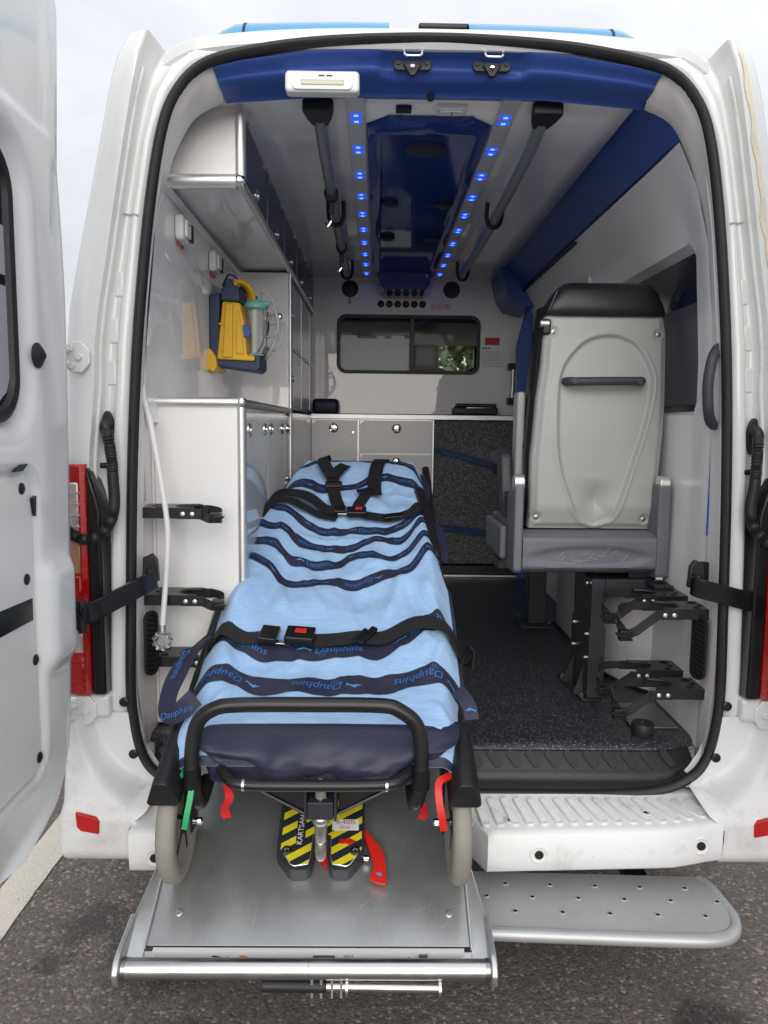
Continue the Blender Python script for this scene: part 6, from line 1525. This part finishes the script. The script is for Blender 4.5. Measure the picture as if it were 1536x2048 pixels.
l2 = loop('carrying_loop', [(.060, -.21, .850), (.076, -.24, .840), (.086, -.265, .824), (.089, -.285, .804)], [(.6, .5, .7), (.8, .4, .6), (.95, .2, .3), (1, .1, .1)], .034)
dolphin(lambda p, q: Vector((.084+p*.7, -.284, .826+q*.9)), .02, l2)
l3 = loop('carrying_loop', [(-.545, .66, 1.175), (-.562, .60, 1.17), (-.582, .53, 1.13), (-.592, .47, 1.085), (-.590, .43, 1.055), (-.580, .41, 1.03)], [(1, 0, .4), (1, 0, .6), (1, .1, .6), (1, .2, .6), (1, .2, .5), (1, .2, .4)], .040)
l4 = loop('carrying_loop', [(.046, .62, 1.165), (.064, .58, 1.16), (.076, .52, 1.125), (.078, .46, 1.085), (.072, .42, 1.06)], [(1, 0, -.4), (1, 0, -.6), (1, .1, -.6), (1, .2, -.6), (1, .2, -.5)], .040)
l5 = loop('carrying_loop', [(.022, 1.02, 1.31), (.040, .98, 1.295), (.050, .92, 1.262), (.046, .87, 1.23), (.034, .84, 1.21)], (1, .2, -.5), .030)

# ================================================================ BELTS on the sheet
def on(x, y, h=.006):
    s = (x-interp(y, LE))/(interp(y, RE)-interp(y, LE))*2-1
    p = sheet(max(-1, min(1, s)), y, h); return Vector((x, p.y, p.z))
BL = thing('leg_belt', 'black leg belt with red-button buckle across the lower half of the sheet', 'belt', tuple(on(-.30, .0)))
bp = [(-.628, .055, -.020), (-.600, .045, .010), (-.56, .020, .014), (-.50, -.004, .012), (-.445, -.012, .012)]
ribbon('belt_webbing', [on(x, y, h) if h > 0 else Vector((x, y, .90)) for x, y, h in bp], [(0, .85, .4)]*len(bp), .050, .0025, 'belt', BL, k=6)
bp = [(-.36, -.030, .016), (-.31, -.030, .016), (-.25, -.032, .016), (-.19, -.030, .018), (-.12, -.010, .016), (-.03, .022, .022), (.05, .026, .020), (.100, .016, .010), (.116, .004, -.03), (.112, .0, -.08)]
ribbon('belt_webbing', [on(x, y, max(h, .002)) if h > -.01 else Vector((x, y, zm(y)+h)) for x, y, h in bp], [(0, .85, .4)]*8+[(-.3, .9, .3)]*2, .050, .0025, 'belt', BL, k=6)
def tilted(name, c, w, l, t_, m, parent, rz=0, bevel=.004, pit_=.38):
    Mr = Matrix.Translation(c) @ Matrix.Rotation(pit_, 4, 'X') @ Matrix.Rotation(rz, 4, 'Z')
    V = [(sx*w/2, sy*l/2, sz*t_/2) for sz in (-1, 1) for sx, sy in ((-1, -1), (1, -1), (1, 1), (-1, 1))]
    return mk(name, V, [(0, 3, 2, 1), (4, 5, 6, 7), (0, 1, 5, 4), (1, 2, 6, 5), (2, 3, 7, 6), (3, 0, 4, 7)], m, parent, bevel, Mw=Mr)
tg_ = tilted('buckle_tongue', on(-.430, -.014, .024), .050, .062, .020, 'black_gloss', BL, -.15)
tilted('tongue_blade', on(-.400, -.032, .016), .060, .016, .004, 'chrome', BL, -.12, .001)
bk_ = tilted('buckle', on(-.345, -.028, .026), .078, .056, .026, 'black_gloss', BL, -.10)
tilted('buckle_button', on(-.343, -.022, .026)+Vector((0, -.005, .0125)), .030, .018, .004, 'red', bk_, -.10, .001)
ad = tilted('belt_adjuster', on(-.165, -.022, .026), .020, .080, .012, 'black_gloss', BL, -.55, .004)
tilted('adjuster_bar', on(-.185, -.030, .024), .012, .066, .010, 'black_gloss', BL, -.55, .003)
for i in range(14): tilted('belt_stitch', on(-.285+i*.006, -.031, .0178), .0012, .034, .0008, 'seat_frame', BL, 0, 0)
CB = thing('chest_belt', 'black four-point chest harness with buckle across the upper half of the sheet', 'belt', tuple(on(-.22, .68)))
bp = [(-.555, .61, .004), (-.50, .70, .020), (-.44, .715, .026), (-.38, .690, .030), (-.33, .650, .020), (-.295, .628, .016), (-.262, .622, .016)]
ribbon('belt_webbing', [on(x, y, h) for x, y, h in bp], [(0, .85, .45)]*7, .046, .0025, 'belt', CB, k=6)
bp = [(-.552, .545, .0), (-.515, .64, .012), (-.46, .665, .016), (-.40, .640, .020), (-.34, .615, .014), (-.28, .60, .010)]
ribbon('belt_webbing', [on(x, y, h) for x, y, h in bp], [(0, .85, .45)]*6, .034, .0025, 'belt', CB, k=6)
bp = [(-.185, .612, .016), (-.12, .592, .016), (-.085, .584, .018), (-.03, .592, .016), (.01, .622, .022), (.046, .648, .018), (.066, .640, .0)]
ribbon('belt_webbing', [on(x, y, h) for x, y, h in bp], [(0, .85, .45)]*7, .044, .0025, 'belt', CB, k=6)
# shoulder straps
bp = [(-.345, 1.10, .004), (-.352, 1.05, .014), (-.355, .985, .026), (-.335, .90, .036), (-.310, .845, .028)]
ribbon('shoulder_strap', [on(x, y, h) for x, y, h in bp], [(1, 0, .1), (.95, .1, .2), (.8, .3, .5), (.9, .2, .3), (1, .1, 0)], .046, .0025, 'belt', CB, k=7)
bp = [(-.265, .955, .018), (-.288, .905, .026), (-.306, .85, .022), (-.302, .78, .014), (-.285, .70, .012), (-.268, .64, .014)]
ribbon('shoulder_strap', [on(x, y, h) for x, y, h in bp], [(.9, .4, 0), (.95, .3, 0), (1, .1, 0), (1, 0, 0), (1, 0, 0), (1, 0, 0)], .046, .0025, 'belt', CB, k=7)
tilted('strap_adjuster', on(-.303, .805, .020), .064, .040, .012, 'black_gloss', CB, .05); tilted('adjuster_bar', on(-.303, .792, .030), .058, .008, .006, 'black_gloss', CB, .05, .002)
bp = [(-.105, 1.12, .004), (-.120, 1.06, .010), (-.138, .98, .012), (-.150, .88, .014), (-.152, .80, .014), (-.150, .74, .012)]
ribbon('shoulder_strap', [on(x, y, h) for x, y, h in bp], (1, 0, 0), .052, .0025, 'belt', CB, k=7)
bp = [(-.165, .80, .010), (-.185, .74, .010), (-.205, .68, .012), (-.215, .635, .014)]
ribbon('shoulder_strap', [on(x, y, h) for x, y, h in bp], [(1, .3, 0)]*4, .040, .0025, 'belt', CB, k=5)
tilted('strap_adjuster', on(-.185, .765, .018), .058, .036, .012, 'black_gloss', CB, .4)
tilted('buckle_tongue', on(-.272, .622, .024), .042, .040, .014, 'black_gloss', CB, 0); tilted('tongue_blade', on(-.252, .612, .022), .050, .014, .005, 'chrome', CB, 0, .001)
b2 = tilted('buckle', on(-.212, .618, .026), .068, .048, .022, 'black_gloss', CB, 0)
tilted('buckle_button', on(-.205, .622, .026)+Vector((0, -.004, .011)), .024, .014, .004, 'red', b2, 0, .001)
tilted('belt_adjuster', on(-.085, .586, .024), .070, .030, .010, 'black_gloss', CB, .25)
